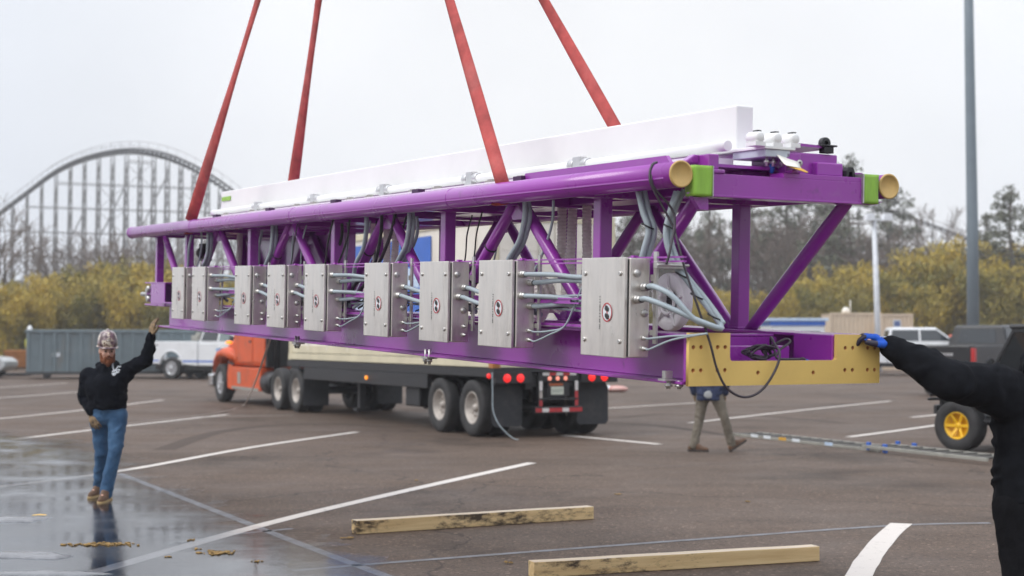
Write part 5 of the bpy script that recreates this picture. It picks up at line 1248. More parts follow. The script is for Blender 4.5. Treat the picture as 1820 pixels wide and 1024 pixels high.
for sd in (-1, 1):
    b = MB(); b.loft([[V((sd * .70, y, z)), V((sd * .97, y, z - .01)), V((sd * .97, y, z - .07)), V((sd * .70, y, z - .05))] for y, z in ((.80, .90), (.96, .99), (1.55, 1.02), (1.82, .97), (1.90, .90))], 0, False); b.build('fender', M['black'], t, .015)
    b = MB(); b.lathe([(0, 0), (.10, 0), (.10, .03), (0, .05)], (sd * .47, 1.955, .92), (0, 1, 0), 18); b.build('headlamp', M['glass_pale'], t)
    b = MB(); b.bar((sd * .68, 1.02, 1.17), (sd * .60, .62, 1.90), .06, .06); b.bar((sd * .62, .62, 1.88), (sd * .62, -.55, 1.90), .07, .07); b.bar((sd * .62, -.55, 1.90), (sd * .66, -.60, 1.18), .07, .07); b.build('roll_bar', M['black'], t, .015)
    b = MB(); b.bar((sd * .84, 1.0, .50), (sd * .84, .55, .50), .05); b.bar((sd * .75, .5, .48), (sd * .75, -1.0, .48), .08); b.build('side_step', M['black'], t)
    wheel(t, (sd * .80, jy, jr), jr, .30, sd, 'yellow_rim', 6, rimr=.54, deep=True); wheel(t, (sd * .80, -1.2, jr), jr, .30, sd, 'yellow_rim', 6, rimr=.54, knobs=True)
b = MB(); b.add([(-.64, 1.0, 1.20), (.64, 1.0, 1.20), (.57, .63, 1.86), (-.57, .63, 1.86)], [(0, 1, 2, 3)]); o = b.build('windscreen', M['glass'], t); o.modifiers.new('t', 'SOLIDIFY').thickness = .01
b = MB(); b.bb(-.68, .68, -1.82, .68, 1.90, 1.98); b.build('roof_panel', M['black'], t, .04)
b = MB(); b.bb(-.70, .70, -1.80, -.6, 1.185, 1.895); b.build('rear_canopy', M['glass'], t, .03)
b = MB(); b.bb(-.62, .62, 1.98, 2.06, .55, .70); b.bar((-.93, 1.95, .80), (-.5, 1.95, .80), .05); b.build('front_bumper', M['black'], t, .02)
b = MB(); b.bb(-.5, .5, -1.75, 1.85, .40, .545); b.build('chassis', M['black'], t)
b = MB(); b.lathe([(0, -.1), (.28, -.1), (.39, -.08), (.40, 0), (.39, .08), (0, .1)], (0, -2.0, .95), (0, 1, 0), 24); b.build('spare_wheel', M['rubber'], t)

# ------------------------------------------------------------------ articulated truck: tractor, trailer and its container
T0 = G(835, 776); T1 = G(393, 715); fw = (T1 - T0).normalized(); TRZ = heading(fw)
TW = 2.48
tr = thing('flatbed_trailer', 'black trailer with lit red tail lamps and big mudflaps carrying the cream container', 'trailer', T0, TRZ)
for y in (0, 1.42):
    for sd, xs2 in ((-1, (.15, .50)), (1, (TW - .15, TW - .50))):
        for i, x in enumerate(xs2): wheel(tr, (x, y, .51), .51, .27, sd, 'rim_dirty', 0, rimr=.58, deep=(i == 0))
    b = MB(); b.cyl((.6, y, .51), (TW - .6, y, .51), .09, 12); b.build('axle', M['black'], tr)
b = MB()
for x in (.75, TW - .75): b.bb(x - .06, x + .06, -.85, 10.4, .86, 1.16)
for y in (-.8, 1, 3, 5, 7, 9, 10.3): b.bb(.81, TW - .81, y - .05, y + .05, .90, 1.12)
b.build('chassis', M['black'], tr)
b = MB(); b.bb(.0, TW, -.95, 10.2, 1.165, 1.235); b.bb(0, .06, -.95, 10.2, 1.08, 1.164); b.bb(TW - .06, TW, -.95, 10.2, 1.08, 1.164); b.build('deck', M['black'], tr)
b = MB(); b.bb(.0, .10, 1.9, 9.0, .80, 1.07); b.build('side_guard', M['black'], tr, .01)
for x0, x1 in ((.10, .70), (TW - .68, TW - .02)):
    b = MB(); b.prism([(x0 + .06, .20), (x1 - .06, .20), (x1, .26), (x1, .86), (x1 - .06, .96), (x0 + .06, .96), (x0, .86), (x0, .26)], -.69, -.67, 'y'); b.build('mudflap', M['flap'], tr)
    b = MB(); b.bb(x0 - .05, x1 + .05, -.95, -.80, .965, 1.163); b.build('lamp_box', M['black'], tr, .01)
    for k in (.17, .43):
        b = MB(); b.lathe([(0, .02), (.065, .018), (.075, .0), (0, 0)], (x0 + k, -.952, 1.06), (0, -1, 0), 18)
        b.build('tail_lamp', M['lamp_red'], tr)
for x in (-.012, TW + .012): b = MB(); b.sph((x, -.80, 1.10), (.04, .05, .045), 10); b.build('marker_lamp', M['lamp_red'], tr)
b = MB(); b.sph((-.02, 5.0, .93), (.03, .05, .045), 10); b.build('amber_marker', M['lamp_amber'], tr)
b = MB()
for x in (.90, TW - .86): b.bb(x, x + .09, -.93, -.84, .50, 1.163)
b.bb(.82, TW - .70, -.95, -.84, .43, .55); b.bb(.90, TW - .80, -.94, -.84, .66, .70); b.build('underride_guard', M['black'], tr, .01)
b = MB(); b.bb(.99, TW - .86, -.935, -.90, 1.0, 1.163); b.build('lamp_bar', M['black'], tr)
for k in range(5):
    b = MB(); x = .98 + k * .137; b.bb(x, x + .13, -.9385, -.9355, 1.10, 1.15); b.build('reflective_tape', M['tape_red' if k % 2 else 'tape_white'], tr)
for k in range(7):
    b = MB(); x = .83 + k * .135; b.bb(x, x + .13, -.9545, -.9515, .455, .525); b.build('reflective_tape', M['tape_white' if k in (1, 4) else 'tape_red'], tr)
for x in (.915, TW - .845):
    for k, (z0, z1, m) in enumerate(((.56, .68, 'tape_red'), (.69, .82, 'tape_red' if x > 1 else 'rim_dirty'), (.83, 1.0, 'tape_white'))): b = MB(); b.bb(x, x + .06, -.9345, -.9315, z0, z1); b.build('reflective_tape', M[m], tr)
for x in (1.12, 1.28, 1.44): b = MB(); b.lathe([(0, .012), (.035, .01), (.04, 0), (0, 0)], (x, -.9365, 1.045), (0, -1, 0), 14); b.build('identification_lamp', M['lamp_pink'], tr)
b = MB(); b.bb(1.08, 1.52, -.93, -.91, .72, .97); b.build('plate_holder', M['black'], tr)
b = MB(); b.bb(1.15, 1.40, -.935, -.931, .76, .90); pl_ = b.build('licence_plate', M['plate'], tr)
b = MB(); rr = random.Random(8); x = 1.175
for k in range(6): b.bb(x, x + .022, -.9375, -.9355, .80, .86); x += .036
b.build('plate_characters', mat('plate_print', (.30, .33, .28), .6), pl_)
b = MB(); x = 1.115
for k in range(9): l_ = rr.uniform(.018, .034); b.bb(x, x + l_, -.9345, -.9312, .915, .955 + rr.uniform(0, .01)); x += l_ + .008
b.build('orange_lettering', mat('orange_print', (.42, .11, .04), .6), tr)
for y in (6.2,):
    for x in (.35, TW - .35): b = MB(); b.bb(x - .07, x + .07, y - .07, y + .07, .25, 1.16); b.bb(x - .15, x + .15, y - .12, y + .12, .18, .25); b.build('landing_leg', M['black'], tr)
b = MB(); b.bb(.1, 2.3, 2.5, 3.2, .42, .80); b.build('underslung_box', M['black'], tr, .03)
b = MB(); b.tube(smooth_path([(.4, 3.3, .75), (.4, 2.9, .38), (.5, 2.6, .60), (.45, 2.3, .36), (.4, 2.0, .7)], 6), .025, 6); b.build('brake_line', M['black'], tr)
b = MB(); b.tube(smooth_path([(-.012, -.93, 1.16), (-.018, -.96, .8), (-.015, -.98, .5), (.06, -1.08, .25), (.22, -1.22, .05), (.32, -1.28, .012)], 8), .009, 6); b.build('hanging_strap', M['conduit'], tr)
# container standing on it
ct = thing('cargo_container', 'cream cargo container with a blue and white side panel, standing on the black trailer', 'container', T0, TRZ)
Z0, Z1, Y0, Y1 = 1.237, 3.95, -.92, 10.05
b = MB(); b.bb(.03, TW - .03, Y0 + .04, Y1 - .04, Z0 + .20, Z1 - .06); b.build('shell', M['cream'], ct)
for i in range(8):
    for x in (.012, TW - .028): b = MB(); y = Y0 + .7 + i * 1.28; b.bb(x, x + .016, y, y + .05, Z0 + .24, Z1 - .2); b.build('side_rib', M['cream'], ct)
for x in (-.0, TW - .12):
    b = MB(); b.bb(x, x + .12, Y0, Y1, Z0 + .012, Z0 + .15); b.bb(x + .015, x + .10, Y0 + .1, Y1 - .1, Z0 + .165, Z0 + .34); b.bb(x, x + .12, Y0, Y1, Z1 - .14, Z1); b.build('side_rail', M['beige'], ct, .006)
    b = MB()
    for y in (Y0, Y1 - .12): b.bb(x - .004, x + .124, y - .004, y + .124, Z0 + .15, Z1 - .12)
    b.build('corner_post', M['beige'], ct, .005)
    for y in (Y0, Y1 - .12):
        b = MB(); b.bb(x - .008, x + .15, y - .008, y + .15, Z0, Z0 + .148); b.lathe([(.03, .0), (.045, .0), (.045, .012), (.03, .012)], (x + .07, y - .010, Z0 + .075), (0, -1, 0), 12); b.build('corner_casting', M['rust'] if y < 0 else M['beige'], ct, .01)
b = MB(); b.bb(.13, TW - .13, Y0 - .002, Y0 + .039, Z0 + .012, Z0 + .20); b.build('end_rail', M['beige'], ct); b = MB(); b.bb(.13, TW - .13, Y0, Y0 + .039, Z1 - .14, Z1 - .01); b.build('end_rail', M['beige'], ct)
for x0, x1 in ((.14, 1.22), (1.26, TW - .14)):
    b = MB(); b.bb(x0, x1, Y0 + .012, Y0 + .038, Z0 + .21, Z1 - .15); d_ = b.build('door', M['cream'], ct, .004)
    for z in (1.9, 2.6, 3.3): b = MB(); b.bb(x0 + .05, x1 - .05, Y0 + .006, Y0 + .0115, z, z + .03); b.build('door_rib', M['cream'], d_)
    for x in (x0 + .3, x1 - .3): b = MB(); b.cyl((x, Y0 - .012, Z0 + .2), (x, Y0 - .012, Z1 - .15), .018, 8); b.build('lock_rod', M['alu'], d_)
b = MB(); b.bb(.0065, .0115, 1.75, 7.3, Z0 + .42, Z1 - .25); sg = b.build('side_graphic', M['blue'], ct)
b = MB(); pts = [(2.3, 3.05), (3.5, 3.22), (5.2, 3.2), (7.25, 2.95), (7.25, 2.6), (5.2, 2.82), (3.5, 2.85), (2.3, 2.72)]; b.prism(pts, .0025, .006, 'x'); b.prism([(3.2, 2.5), (5, 2.62), (7.2, 2.4), (7.2, 2.0), (5, 2.2), (3.2, 2.1)], .0025, .006, 'x'); b.build('white_swoosh', M['ltblue'], sg)
# tractor
tt = thing('semi_tractor', 'orange semi-trailer tractor with a sloping bonnet, parked facing away at the head of the trailer', 'truck', T0, TRZ)
FA = 16.0
for y in (9.65, 11.0):
    for sd, xs2 in ((-1, (.15, .50)), (1, (TW - .15, TW - .50))):
        for i, x in enumerate(xs2): wheel(tt, (x, y, .51), .51, .27, sd, 'rim_dirty', 0, rimr=.58, deep=(i == 0))
    b = MB(); b.cyl((.6, y, .51), (TW - .6, y, .51), .09, 12); b.build('axle', M['black'], tt)
for sd, x in ((-1, .17), (1, TW - .17)): wheel(tt, (x, FA, .52), .52, .30, sd, 'rim', 8, rimr=.58)
b = MB()
for x in (.80, TW - .80): b.bb(x - .05, x + .05, 9.0, 17.2, .70, .855)
b.bb(.5, TW - .5, 9.7, 10.7, .856, .90); b.build('chassis', M['black'], tt)
for x0, x1 in ((.0, .62), (TW - .62, TW)):
    b = MB(); b.bb(x0, x1, 9.0, 9.02, .18, .95); b.build('mudflap', M['flap'], tt)
b = MB(); b.bb(.65, 1.8, 8.96, 9.0, .70, .95); b.build('tail_bar', M['black'], tt)
for x in (.75, 1.72): b = MB(); b.lathe([(0, .02), (.06, .018), (.07, 0), (0, 0)], (x, 8.958, .82), (0, -1, 0), 14); b.build('tail_lamp', M['lamp_red'], tt)
# cab: loft along y with bonnet dropping to the nose
def ring(y, z0, z1, w, c=.12): x0, x1 = TW / 2 - w / 2, TW / 2 + w / 2; return [V((x0 + c * .4, y, z0)), V((x1 - c * .4, y, z0)), V((x1, y, z0 + c)), V((x1, y, z1 - c)), V((x1 - c, y, z1)), V((x0 + c, y, z1)), V((x0, y, z1 - c)), V((x0, y, z0 + c))]
b = MB(); b.loft([ring(12.25, 1.02, 3.35, 2.30), ring(13.6, 1.02, 3.45, 2.36), ring(14.55, 1.02, 3.0, 2.34, .25), ring(14.9, 1.02, 2.1, 2.30)], 0, False); cab = b.build('cab', M['orange'], tt, .03, 3)
b = MB(); b.loft([ring(14.88, 1.02, 2.06, 2.10, .3), ring(15.9, 1.0, 1.92, 1.95, .35), ring(16.8, .92, 1.66, 1.75, .35), ring(17.25, .80, 1.35, 1.60, .25), ring(17.38, .75, 1.15, 1.45, .2)], 0, False); b.build('bonnet', M['orange'], tt, .03, 3)
for sd, x in ((-1, 0), (1, TW)):
    b = MB(); rings = []
    for y, z, d in ((14.92, 1.30, .24), (15.25, 1.40, .05), (15.6, 1.46, .0), (16.0, 1.48, .0), (16.4, 1.42, .0), (16.8, 1.24, .04), (17.1, .98, .14)):
        xo, xi = x - sd * d - sd * .02, x - sd * .55; rings.append([V((xo, y, z - .22)), V((xo + -sd * .03, y, z - .06)), V((xo - sd * .14, y, z)), V((xi, y, z + .06)), V((xi, y, z - .28))])
    b.loft(rings, 0, True); b.build('fender', M['orange'], tt)
    b = MB(); b.prism([(14.92, 1.06), (15.3, 1.06), (15.42, .78), (15.38, .40), (14.92, .36)], min(x - sd * .06, x - sd * .40), max(x - sd * .06, x - sd * .40), 'x'); b.build('fender_skirt', M['orange'], tt, .02)
    b = MB(); b.bb(min(x - sd * .05, x - sd * .45), max(x - sd * .05, x - sd * .45), 12.45, 14.90, .40, .98); b.build('side_fairing', M['orange'], tt, .025)
    b = MB(); b.bb(min(x - sd * .035, x - sd * .055), max(x - sd * .035, x - sd * .055), 12.6, 14.9, .40, .47); b.build('step_edge', M['alu'], tt)
    b = MB(); b.bb(min(x - sd * .042, x - sd * .0485), max(x - sd * .042, x - sd * .0485), 14.15, 14.4, .55, .85); b.build('side_notice', M['alu'], tt)
    b = MB(); xx = x - sd * .062; b.bb(min(xx, xx + sd * .006), max(xx, xx + sd * .006), 13.15, 14.42, 1.12, 2.95); dr = b.build('door', M['orange'], tt, .01)
    b = MB(); xx += sd * .008; b.bb(min(xx, xx + sd * .012), max(xx, xx + sd * .012), 13.25, 13.42, 1.62, 1.68); b.build('handle', M['black'], dr)
    b = MB(); b.bb(min(xx, xx + sd * .006), max(xx, xx + sd * .006), 13.3, 14.3, 2.05, 2.80); b.build('side_window', M['glass'], dr)
    b = MB(); b.sph((x - sd * .09, 15.35, 1.62), (.10, .10, .05), 10); b.build('turn_lamp', M['lamp_amber'], tt)
    b = MB(); b.bb(x + sd * .02, x + sd * .30, 14.45, 14.55, 1.9, 2.6); b.bar((x - sd * .1, 14.5, 2.4), (x + sd * .1, 14.5, 2.4), .04); b.build('wing_mirror', M['black'], tt, .03)
    b = MB(); b.bar((x - sd * .06, 14.80, 1.04), (x - sd * .06, 15.32, 1.10), .04); b.bb(min(x - sd * .02, x - sd * .3), max(x - sd * .02, x - sd * .3), 15.44, 15.47, .25, .55); b.build('black_trim', M['black'], tt)
    b = MB(); b.cyl((x - sd * .32, 11.65, .62), (x - sd * .32, 12.43, .62), .30, 20); b.build('fuel_tank', M['black'], tt)
b = MB(); b.add([(.22, 14.60, 2.15), (TW - .22, 14.60, 2.15), (TW - .35, 14.30, 3.05), (.35, 14.30, 3.05)], [(0, 1, 2, 3)]); o = b.build('windscreen', M['glass'], tt); o.location = (0, .30, 0); o.modifiers.new('t', 'SOLIDIFY').thickness = .01
b = MB(); b.bb(.1, TW - .1, 17.1, 17.45, .38, .74); b.build('front_bumper', M['chrome'], tt, .05)
b = MB(); b.bb(.12, TW - .12, 12.15, 12.249, 1.02, 3.2); b.build('back_panel', M['black'], tt)
b = MB(); b.cyl((.35, 12.05, .9), (.35, 12.05, 3.4), .08, 12); b.build('exhaust_stack', M['black'], tt)
# ------------------------------------------------------------------ people
# a body is a set of tapered capsules welded into one skin by a voxel remesh
def skin_obj(caps, name, material, parent, vox=.012, it=4, wr=0.0, wsize=.08, ell=(), base=None):
    b = MB()
    if base: b.add(base[0], base[1])
    for p0, r0, p1, r1 in caps: b.cap(p0, r0, p1, r1, 14)
    for c, r, rot in ell: b.sph(c, r, 18, 0, rot)
    o = b.build(name, material, parent)
    md = o.modifiers.new('weld', 'REMESH'); md.mode = 'VOXEL'; md.voxel_size = vox; md.use_smooth_shade = True
    if it: md = o.modifiers.new('relax', 'SMOOTH'); md.iterations = it; md.factor = .5
    if wr:
        tx = bpy.data.textures.new(name + '_folds', 'CLOUDS'); tx.noise_scale = wsize; tx.noise_depth = 3
        md = o.modifiers.new('folds', 'DISPLACE'); md.texture = tx; md.strength = wr; md.mid_level = .5; md.texture_coords = 'LOCAL'
        if wr > .025:
            tx = bpy.data.textures.new(name + '_creases', 'MARBLE'); tx.noise_scale = wsize * 1.3; tx.turbulence = 9; tx.noise_depth = 2
            md = o.modifiers.new('creases', 'DISPLACE'); md.texture = tx; md.strength = wr * .25; md.mid_level = .5; md.texture_coords = 'LOCAL'
    return o
def cut_mesh(caps, parent, plane_z, vox):
    o = skin_obj(caps, 'tmp', None, parent, vox, 3); dg = bpy.context.evaluated_depsgraph_get(); me = bpy.data.meshes.new_from_object(o.evaluated_get(dg)); bpy.data.objects.remove(o)
    b = bmesh.new(); b.from_mesh(me); r = bmesh.ops.bisect_plane(b, geom=b.verts[:] + b.edges[:] + b.faces[:], plane_co=(0, 0, plane_z), plane_no=(0, 0, 1), clear_inner=True)
    ed = [e for e in r['geom_cut'] if isinstance(e, bmesh.types.BMEdge)]; bmesh.ops.holes_fill(b, edges=ed, sides=0)
    b.verts.index_update(); vs = [v.co.copy() for v in b.verts]; fs = [[v.index for v in f.verts] for f in b.faces]; b.free(); return vs, fs
def hand_caps(w, d, palm, thumb, curl, size=1.0, g=0.0, curls=None, spread=.10):
    """w wrist, d pointing direction, palm = direction the palm faces, thumb = side of the thumb"""
    d = d.normalized(); palm = (palm - d * palm.dot(d)).normalized(); sd = thumb - d * thumb.dot(d) - palm * thumb.dot(palm); sd.normalize()
    out = []; S = size
    for k, off in enumerate((.032, .011, -.011, -.031)):
        k0 = w + sd * off * .55 * S + d * .012; k1 = w + sd * off * S + d * (.088 - .004 * abs(k - 1)) * S
        out.append((k0, .015 * S + g, k1, .0115 * S + g))
        Ls = [(.045, .026, .022), (.050, .030, .023), (.046, .028, .022), (.036, .021, .019)][k]; r = [.0095, .0098, .0092, .0082][k] * S
        p = k1; c = curls[k] if curls else curl; a = 0
        side = sd * spread * (1.2 - k * .8)
        for j, L_ in enumerate(Ls):
            a += c * (.75, 1.0, .8)[j]; q = p + (d * math.cos(a) + palm * math.sin(a) + side * math.cos(a)).normalized() * L_ * S
            out.append((p, r * (1 - .07 * j) + g, q, r * (1 - .07 * (j + 1)) + g)); p = q
    t0 = w + sd * .026 * S + d * .025 * S; t1 = t0 + (sd * .75 + d * .75 + palm * .35).normalized() * .042 * S; t2 = t1 + (d * .95 + sd * .25 + palm * (.25 + .3 * curl)).normalized() * .032 * S; t3 = t2 + (d * 1.0 - sd * .05 + palm * (.2 + .4 * curl)).normalized() * .026 * S
    out += [(t0, .016 * S + g, t1, .0125 * S + g), (t1, .0120 * S + g, t2, .0108 * S + g), (t2, .0105 * S + g, t3, .009 * S + g)]
    return out
def grow(caps, g): return [(a, r0 + g, c, r1 + g) for a, r0, c, r1 in caps]
def boot(b_or, ankle, toe_dir, up, m_up, m_sole, parent, L_=.30):
    """boot whose ankle joint is at `ankle`; returns the upper with its sole as a child"""
    t = toe_dir.normalized(); u = (up - t * up.dot(t)).normalized(); heel = ankle - u * .055 - t * .055; ball = ankle - u * .062 + t * .125; toe = ankle - u * .068 + t * .195
    o = skin_obj([(ankle + u * .06, .050, ankle, .056), (heel, .043, ankle, .05), (heel, .040, ball, .046), (ball, .047, toe, .034), (ankle + t * .02, .052, ball, .042)], 'boot', m_up, parent, .010, 3)
    s = u.cross(t); b = MB(); pts = []
    for f, wd in ((-.10, .030), (-.085, .042), (-.04, .044), (.03, .040), (.10, .050), (.16, .050), (.21, .036), (.235, .016)): pts.append((f, wd))
    ring = [(f, w_) for f, w_ in pts] + [(f, -w_) for f, w_ in reversed(pts)]
    rings = [[ankle + t * f + s * w_ - u * (h + (.012 if False else 0)) for f, w_ in ring] for h in (.080, .108)]
    b.loft(rings, 0, False); b.build('sole', m_sole, o, .006)
    return o
def face_parts(parent, hc, fw, up, skin_m):
    rt = fw.cross(up).normalized()
    for sd in (-1, 1):
        b = MB(); b.sph(hc + fw * .088 + rt * sd * .033 + up * .012, .0115, 10); b.build('eye', M['eye'], parent)
        b = MB(); b.tube([hc + fw * .090 + rt * sd * .016 + up * .031, hc + fw * .094 + rt * sd * .034 + up * .036, hc + fw * .084 + rt * sd * .052 + up * .028], [.005, .006, .004], 6); b.build('eyebrow', M['beard'], parent)
    b = MB(); b.tube([hc + fw * .096 - rt * .024 - up * .055, hc + fw * .103 - up * .054, hc + fw * .096 + rt * .024 - up * .055], [.003, .006, .003], 6); b.build('lips', mat('lips', (.36, .13, .10), .5) if 'lips' not in bpy.data.materials else bpy.data.materials['lips'], parent)
def head_caps(hc, fw, up):
    rt = fw.cross(up).normalized(); rot = MX((rt, fw, up)).transposed()
    ell = [(hc + up * .03 - fw * .006, (.077, .098, .098), rot), (hc - up * .025 + fw * .02, (.064, .076, .095), rot)]
    for sd in (-1, 1): ell.append((hc + rt * sd * .078 - fw * .012 + up * .0, (.011, .022, .033), rot)); ell.append((hc + fw * .068 + rt * sd * .038 - up * .02, (.026, .022, .024), rot))
    caps = [(hc + fw * .092 + up * .016, .009, hc + fw * .116 - up * .022, .0145), (hc + fw * .075 - up * .085, .024, hc + fw * .062 - up * .098, .026), (hc + fw * .084 + rt * .04 + up * .034, .008, hc + fw * .084 - rt * .04 + up * .034, .008)]
    return caps, ell
def hard_hat(parent, hc, fw, up, m, r=.118, name='hard_hat'):
    rt = fw.cross(up).normalized(); b = MB(); N = 28; prof = [(1.0, 0), (1.0, .035), (.97, .07), (.88, .11), (.70, .145), (.42, .165), (.0, .172)]
    vs = []; fs = []
    for rr, z in prof:
        for j in range(N):
            a = 2 * math.pi * j / N; vs.append(hc + rt * math.cos(a) * r * rr * .90 + fw * math.sin(a) * r * rr * 1.08 + up * z)
    for i in range(len(prof) - 1):
        for j in range(N): j2 = (j + 1) % N; fs.append((i * N + j, i * N + j2, (i + 1) * N + j2, (i + 1) * N + j))
    b.add(vs, fs, 0, True); o = b.build(name, m, parent); md = o.modifiers.new('t', 'SOLIDIFY'); md.thickness = .004
    b = MB(); vs = []; fs = []
    for j in range(N):
        a = 2 * math.pi * j / N; s_ = max(0, math.sin(a)); k = .010 + .030 * s_ ** 2
        for kk, dz in ((0, .004), (k, -.004 - .012 * s_)): vs.append(hc + rt * math.cos(a) * (r * .905 + kk) + fw * math.sin(a) * (r * 1.085 + kk) + up * dz)
    for j in range(N): j2 = (j + 1) % N; fs.append((2 * j, 2 * j + 1, 2 * j2 + 1, 2 * j2))
    b.add(vs, fs, 0, True); br = b.build('brim', m, o); md = br.modifiers.new('t', 'SOLIDIFY'); md.thickness = .005
    b = MB(); b.tube([hc + fw * (r * 1.08 * math.cos(a)) * .99 + up * (.03 + .147 * math.sin(a)) for a in [math.pi * k / 12 for k in range(1, 12)]], .012, 8); b.build('ridge', m, o)
    return o

def folds(a, r0, c, r1, n, seed, amp=1.0, lo=.05, hi=.95):
    rnd = random.Random(seed); d = (c - a); L_ = d.length; fm = frame(d); out = []
    for k in range(n):
        t0 = rnd.uniform(lo, hi - .1); t1 = min(hi, t0 + rnd.uniform(.12, .34)); p = rnd.uniform(0, 6.283); dp = rnd.choice((-1, 1)) * rnd.uniform(.7, 1.9); pts = []
        rr = rnd.uniform(.010, .017) * amp
        for i in range(5):
            f = i / 4; t = t0 + (t1 - t0) * f; r = r0 + (r1 - r0) * t; an = p + dp * f
            pts.append(a + d * t + (fm.col[0] * math.cos(an) + fm.col[1] * math.sin(an)) * (r - rr * .25))
        w = [.45, .9, 1, .9, .4]
        for i in range(4): out.append((pts[i], rr * w[i], pts[i + 1], rr * w[i + 1]))
    return out
def make_person(label, origin, J, style):
    """J: joints in world space; style: materials and sizes"""
    t = thing('person', label, 'person', origin, 0)
    o = V(origin); J = {k: (V(q) - o) for k, q in J.items()}; S = style; fw = S['fw']; up = V((0, 0, 1)); k = S.get('bulk', 1.0)
    hc, fh, uh = J['head'], S['face'], S['hup']
    shl, shr, hpl, hpr, nk = J['shl'], J['shr'], J['hpl'], J['hpr'], J['neck']
    chest = (shl + shr) / 2; pel = (hpl + hpr) / 2; waist = chest.lerp(pel, .62); sx = (shl - shr).normalized()
    torso = []
    for s_ in (-1, 1):
        torso += [(chest + sx * s_ * .085 - up * .12 - fw * -.01, .115 * k, waist + sx * s_ * .070, .105 * k), (waist + sx * s_ * .07, .105 * k, pel + sx * s_ * .070, .108 * k)]
    torso += [(chest + sx * .12 - up * .05, .075, chest - sx * .12 - up * .05, .075), (chest + fw * S.get('belly', .0) - up * .12, .11 * k, waist + fw * S.get('belly', 0), .112 * k)]
    def limb(a, b_, c, r0, r1, r2): return [(a, r0, b_, r1), (b_, r1, c, r2)]
    arms = {'l': limb(shl, J['ell'], J['wrl'], .056, .045, .029), 'r': limb(shr, J['elr'], J['wrr'], .056, .045, .029)}
    for s_, p in (('l', shl), ('r', shr)): arms[s_].append((chest.lerp(p, .55) - up * .04, .075, p, .060))
    legs = {'l': limb(hpl, J['knl'], J['anl'], .088, .058, .040), 'r': limb(hpr, J['knr'], J['anr'], .088, .058, .040)}
    for s_ in 'lr':     # calf
        a, b_ = J['kn' + s_], J['an' + s_]; d = (b_ - a); legs[s_].append((a + d * .18 - fw * .015, .052, a + d * .45 - fw * .012, .050))
    neckc = [(chest + up * .01, .07, nk, .058), (nk, .056, hc - uh * .03, .058)]
    hc_caps, hc_ell = head_caps(hc, fh, uh)
    handl, handr = S['handl'](J['wrl']), S['handr'](J['wrr'])
    feet = []
    for s_ in 'lr': d = S['toe' + s_]; feet.append((J['an' + s_] - up * .03 - d * .03, .036, J['an' + s_] - up * .045 + d * .13, .030))
    body = torso + arms['l'] + arms['r'] + legs['l'] + legs['r'] + neckc + hc_caps + handl + handr + feet
    skin_obj(body, 'body', M['skin'], t, .0085, 2, ell=hc_ell)
    face_parts(t, hc, fh, uh, M['skin'])
    # top
    g = S.get('cloth', .022); hem = S['hem']
    top = grow(torso, g)
    top = [c for c in top]
    hem -= o.z
    tops = []
    for a, r0, c, r1 in torso:
        tops.append((a, r0 + g, c, r1 + g))
    for s_ in (-1, 1):
        q = pel + sx * s_ * .078; q.z = hem - .10; tops.append((waist + sx * s_ * .075, .108 * k + g, q, .100 * k + g))
    q = pel + fw * S.get('belly', 0) * .6; q.z = hem - .10; tops.append((waist + fw * S.get('belly', 0), .11 * k + g, q, .10 * k + g))
    base = cut_mesh(tops, t, hem, .013); tops = []
    for s_ in (-1, 1): tops += folds(chest + sx * s_ * .085 - up * .12, .115 * k + g, waist + sx * s_ * .075, .108 * k + g, 6, 11 + s_, S.get('folds', 1.0)) + folds(waist + sx * s_ * .075, .108 * k + g, V((pel.x, pel.y, hem + .05)) + sx * s_ * .078, .104 * k + g, 5, 15 + s_, S.get('folds', 1.0))
    tops.append((chest - up * .02, .082 + g, nk - up * .03, .060 + g))
    sl = S.get('sleeve', .026)
    for s_, sh in (('l', shl), ('r', shr)):
        el, wr = J['el' + s_], J['wr' + s_]; tops += [(sh, .066 + sl, el, .048 + sl * 1.05), (el, .048 + sl * 1.05, wr, .034 + sl * .55), (chest.lerp(sh, .5) - up * .05, .085 + g, sh, .066 + sl)]
        fa = S.get('folds', 1.0); tops += folds(sh, .066 + sl, el, .048 + sl * 1.05, 7, 3, fa) + folds(el, .048 + sl * 1.05, wr, .034 + sl * .55, 9, 4, fa * .9)
        d = (sh - chest).normalized(); tops.append((sh.lerp(el, .12) - up * .05, .055 + sl, chest.lerp(waist, .30) + sx * (.10 if s_ == 'l' else -.10), .09 + g))
    if S.get('hood'):
        hb = nk - fw * .085 - up * .02; tops += [(hb + sx * .09, .050, hb - sx * .09, .050), (hb + sx * .09, .045, nk + fw * .05 + sx * .065 - up * .045, .036), (hb - sx * .09, .045, nk + fw * .05 - sx * .065 - up * .045, .036), (hb - fw * .03 - up * .06, .06, hb - fw * .01 - up * .02, .06)]
    top_o = skin_obj(tops, S['topname'], S['top'], t, S.get('vox', .012), 4, S.get('wr', .02), S.get('wsize', .09), base=base)
    # cuffs and waistband, ribbed and snug
    for s_ in 'lr':
        el, wr = J['el' + s_], J['wr' + s_]; d = (wr - el).normalized(); b = MB(); c0 = wr - d * .055
        b.lathe([(.040 + sl * .5, 0), (.043 + sl * .5, .012), (.043 + sl * .3, .05), (.037 + sl * .3, .068), (.028, .070)], c0, d, 20); b.build('cuff', S['top'], top_o)
    # trousers
    tr_ = []
    for s_ in 'lr':
        hp, kn, an = J['hp' + s_], J['kn' + s_], J['an' + s_]; e = an - (an - kn).normalized() * S.get('short', .0)
        tr_ += [(hp, .096 * k + .006, kn, .074), (kn, .074, kn.lerp(e, .6), .068), (kn.lerp(e, .6), .068, e, .070)]
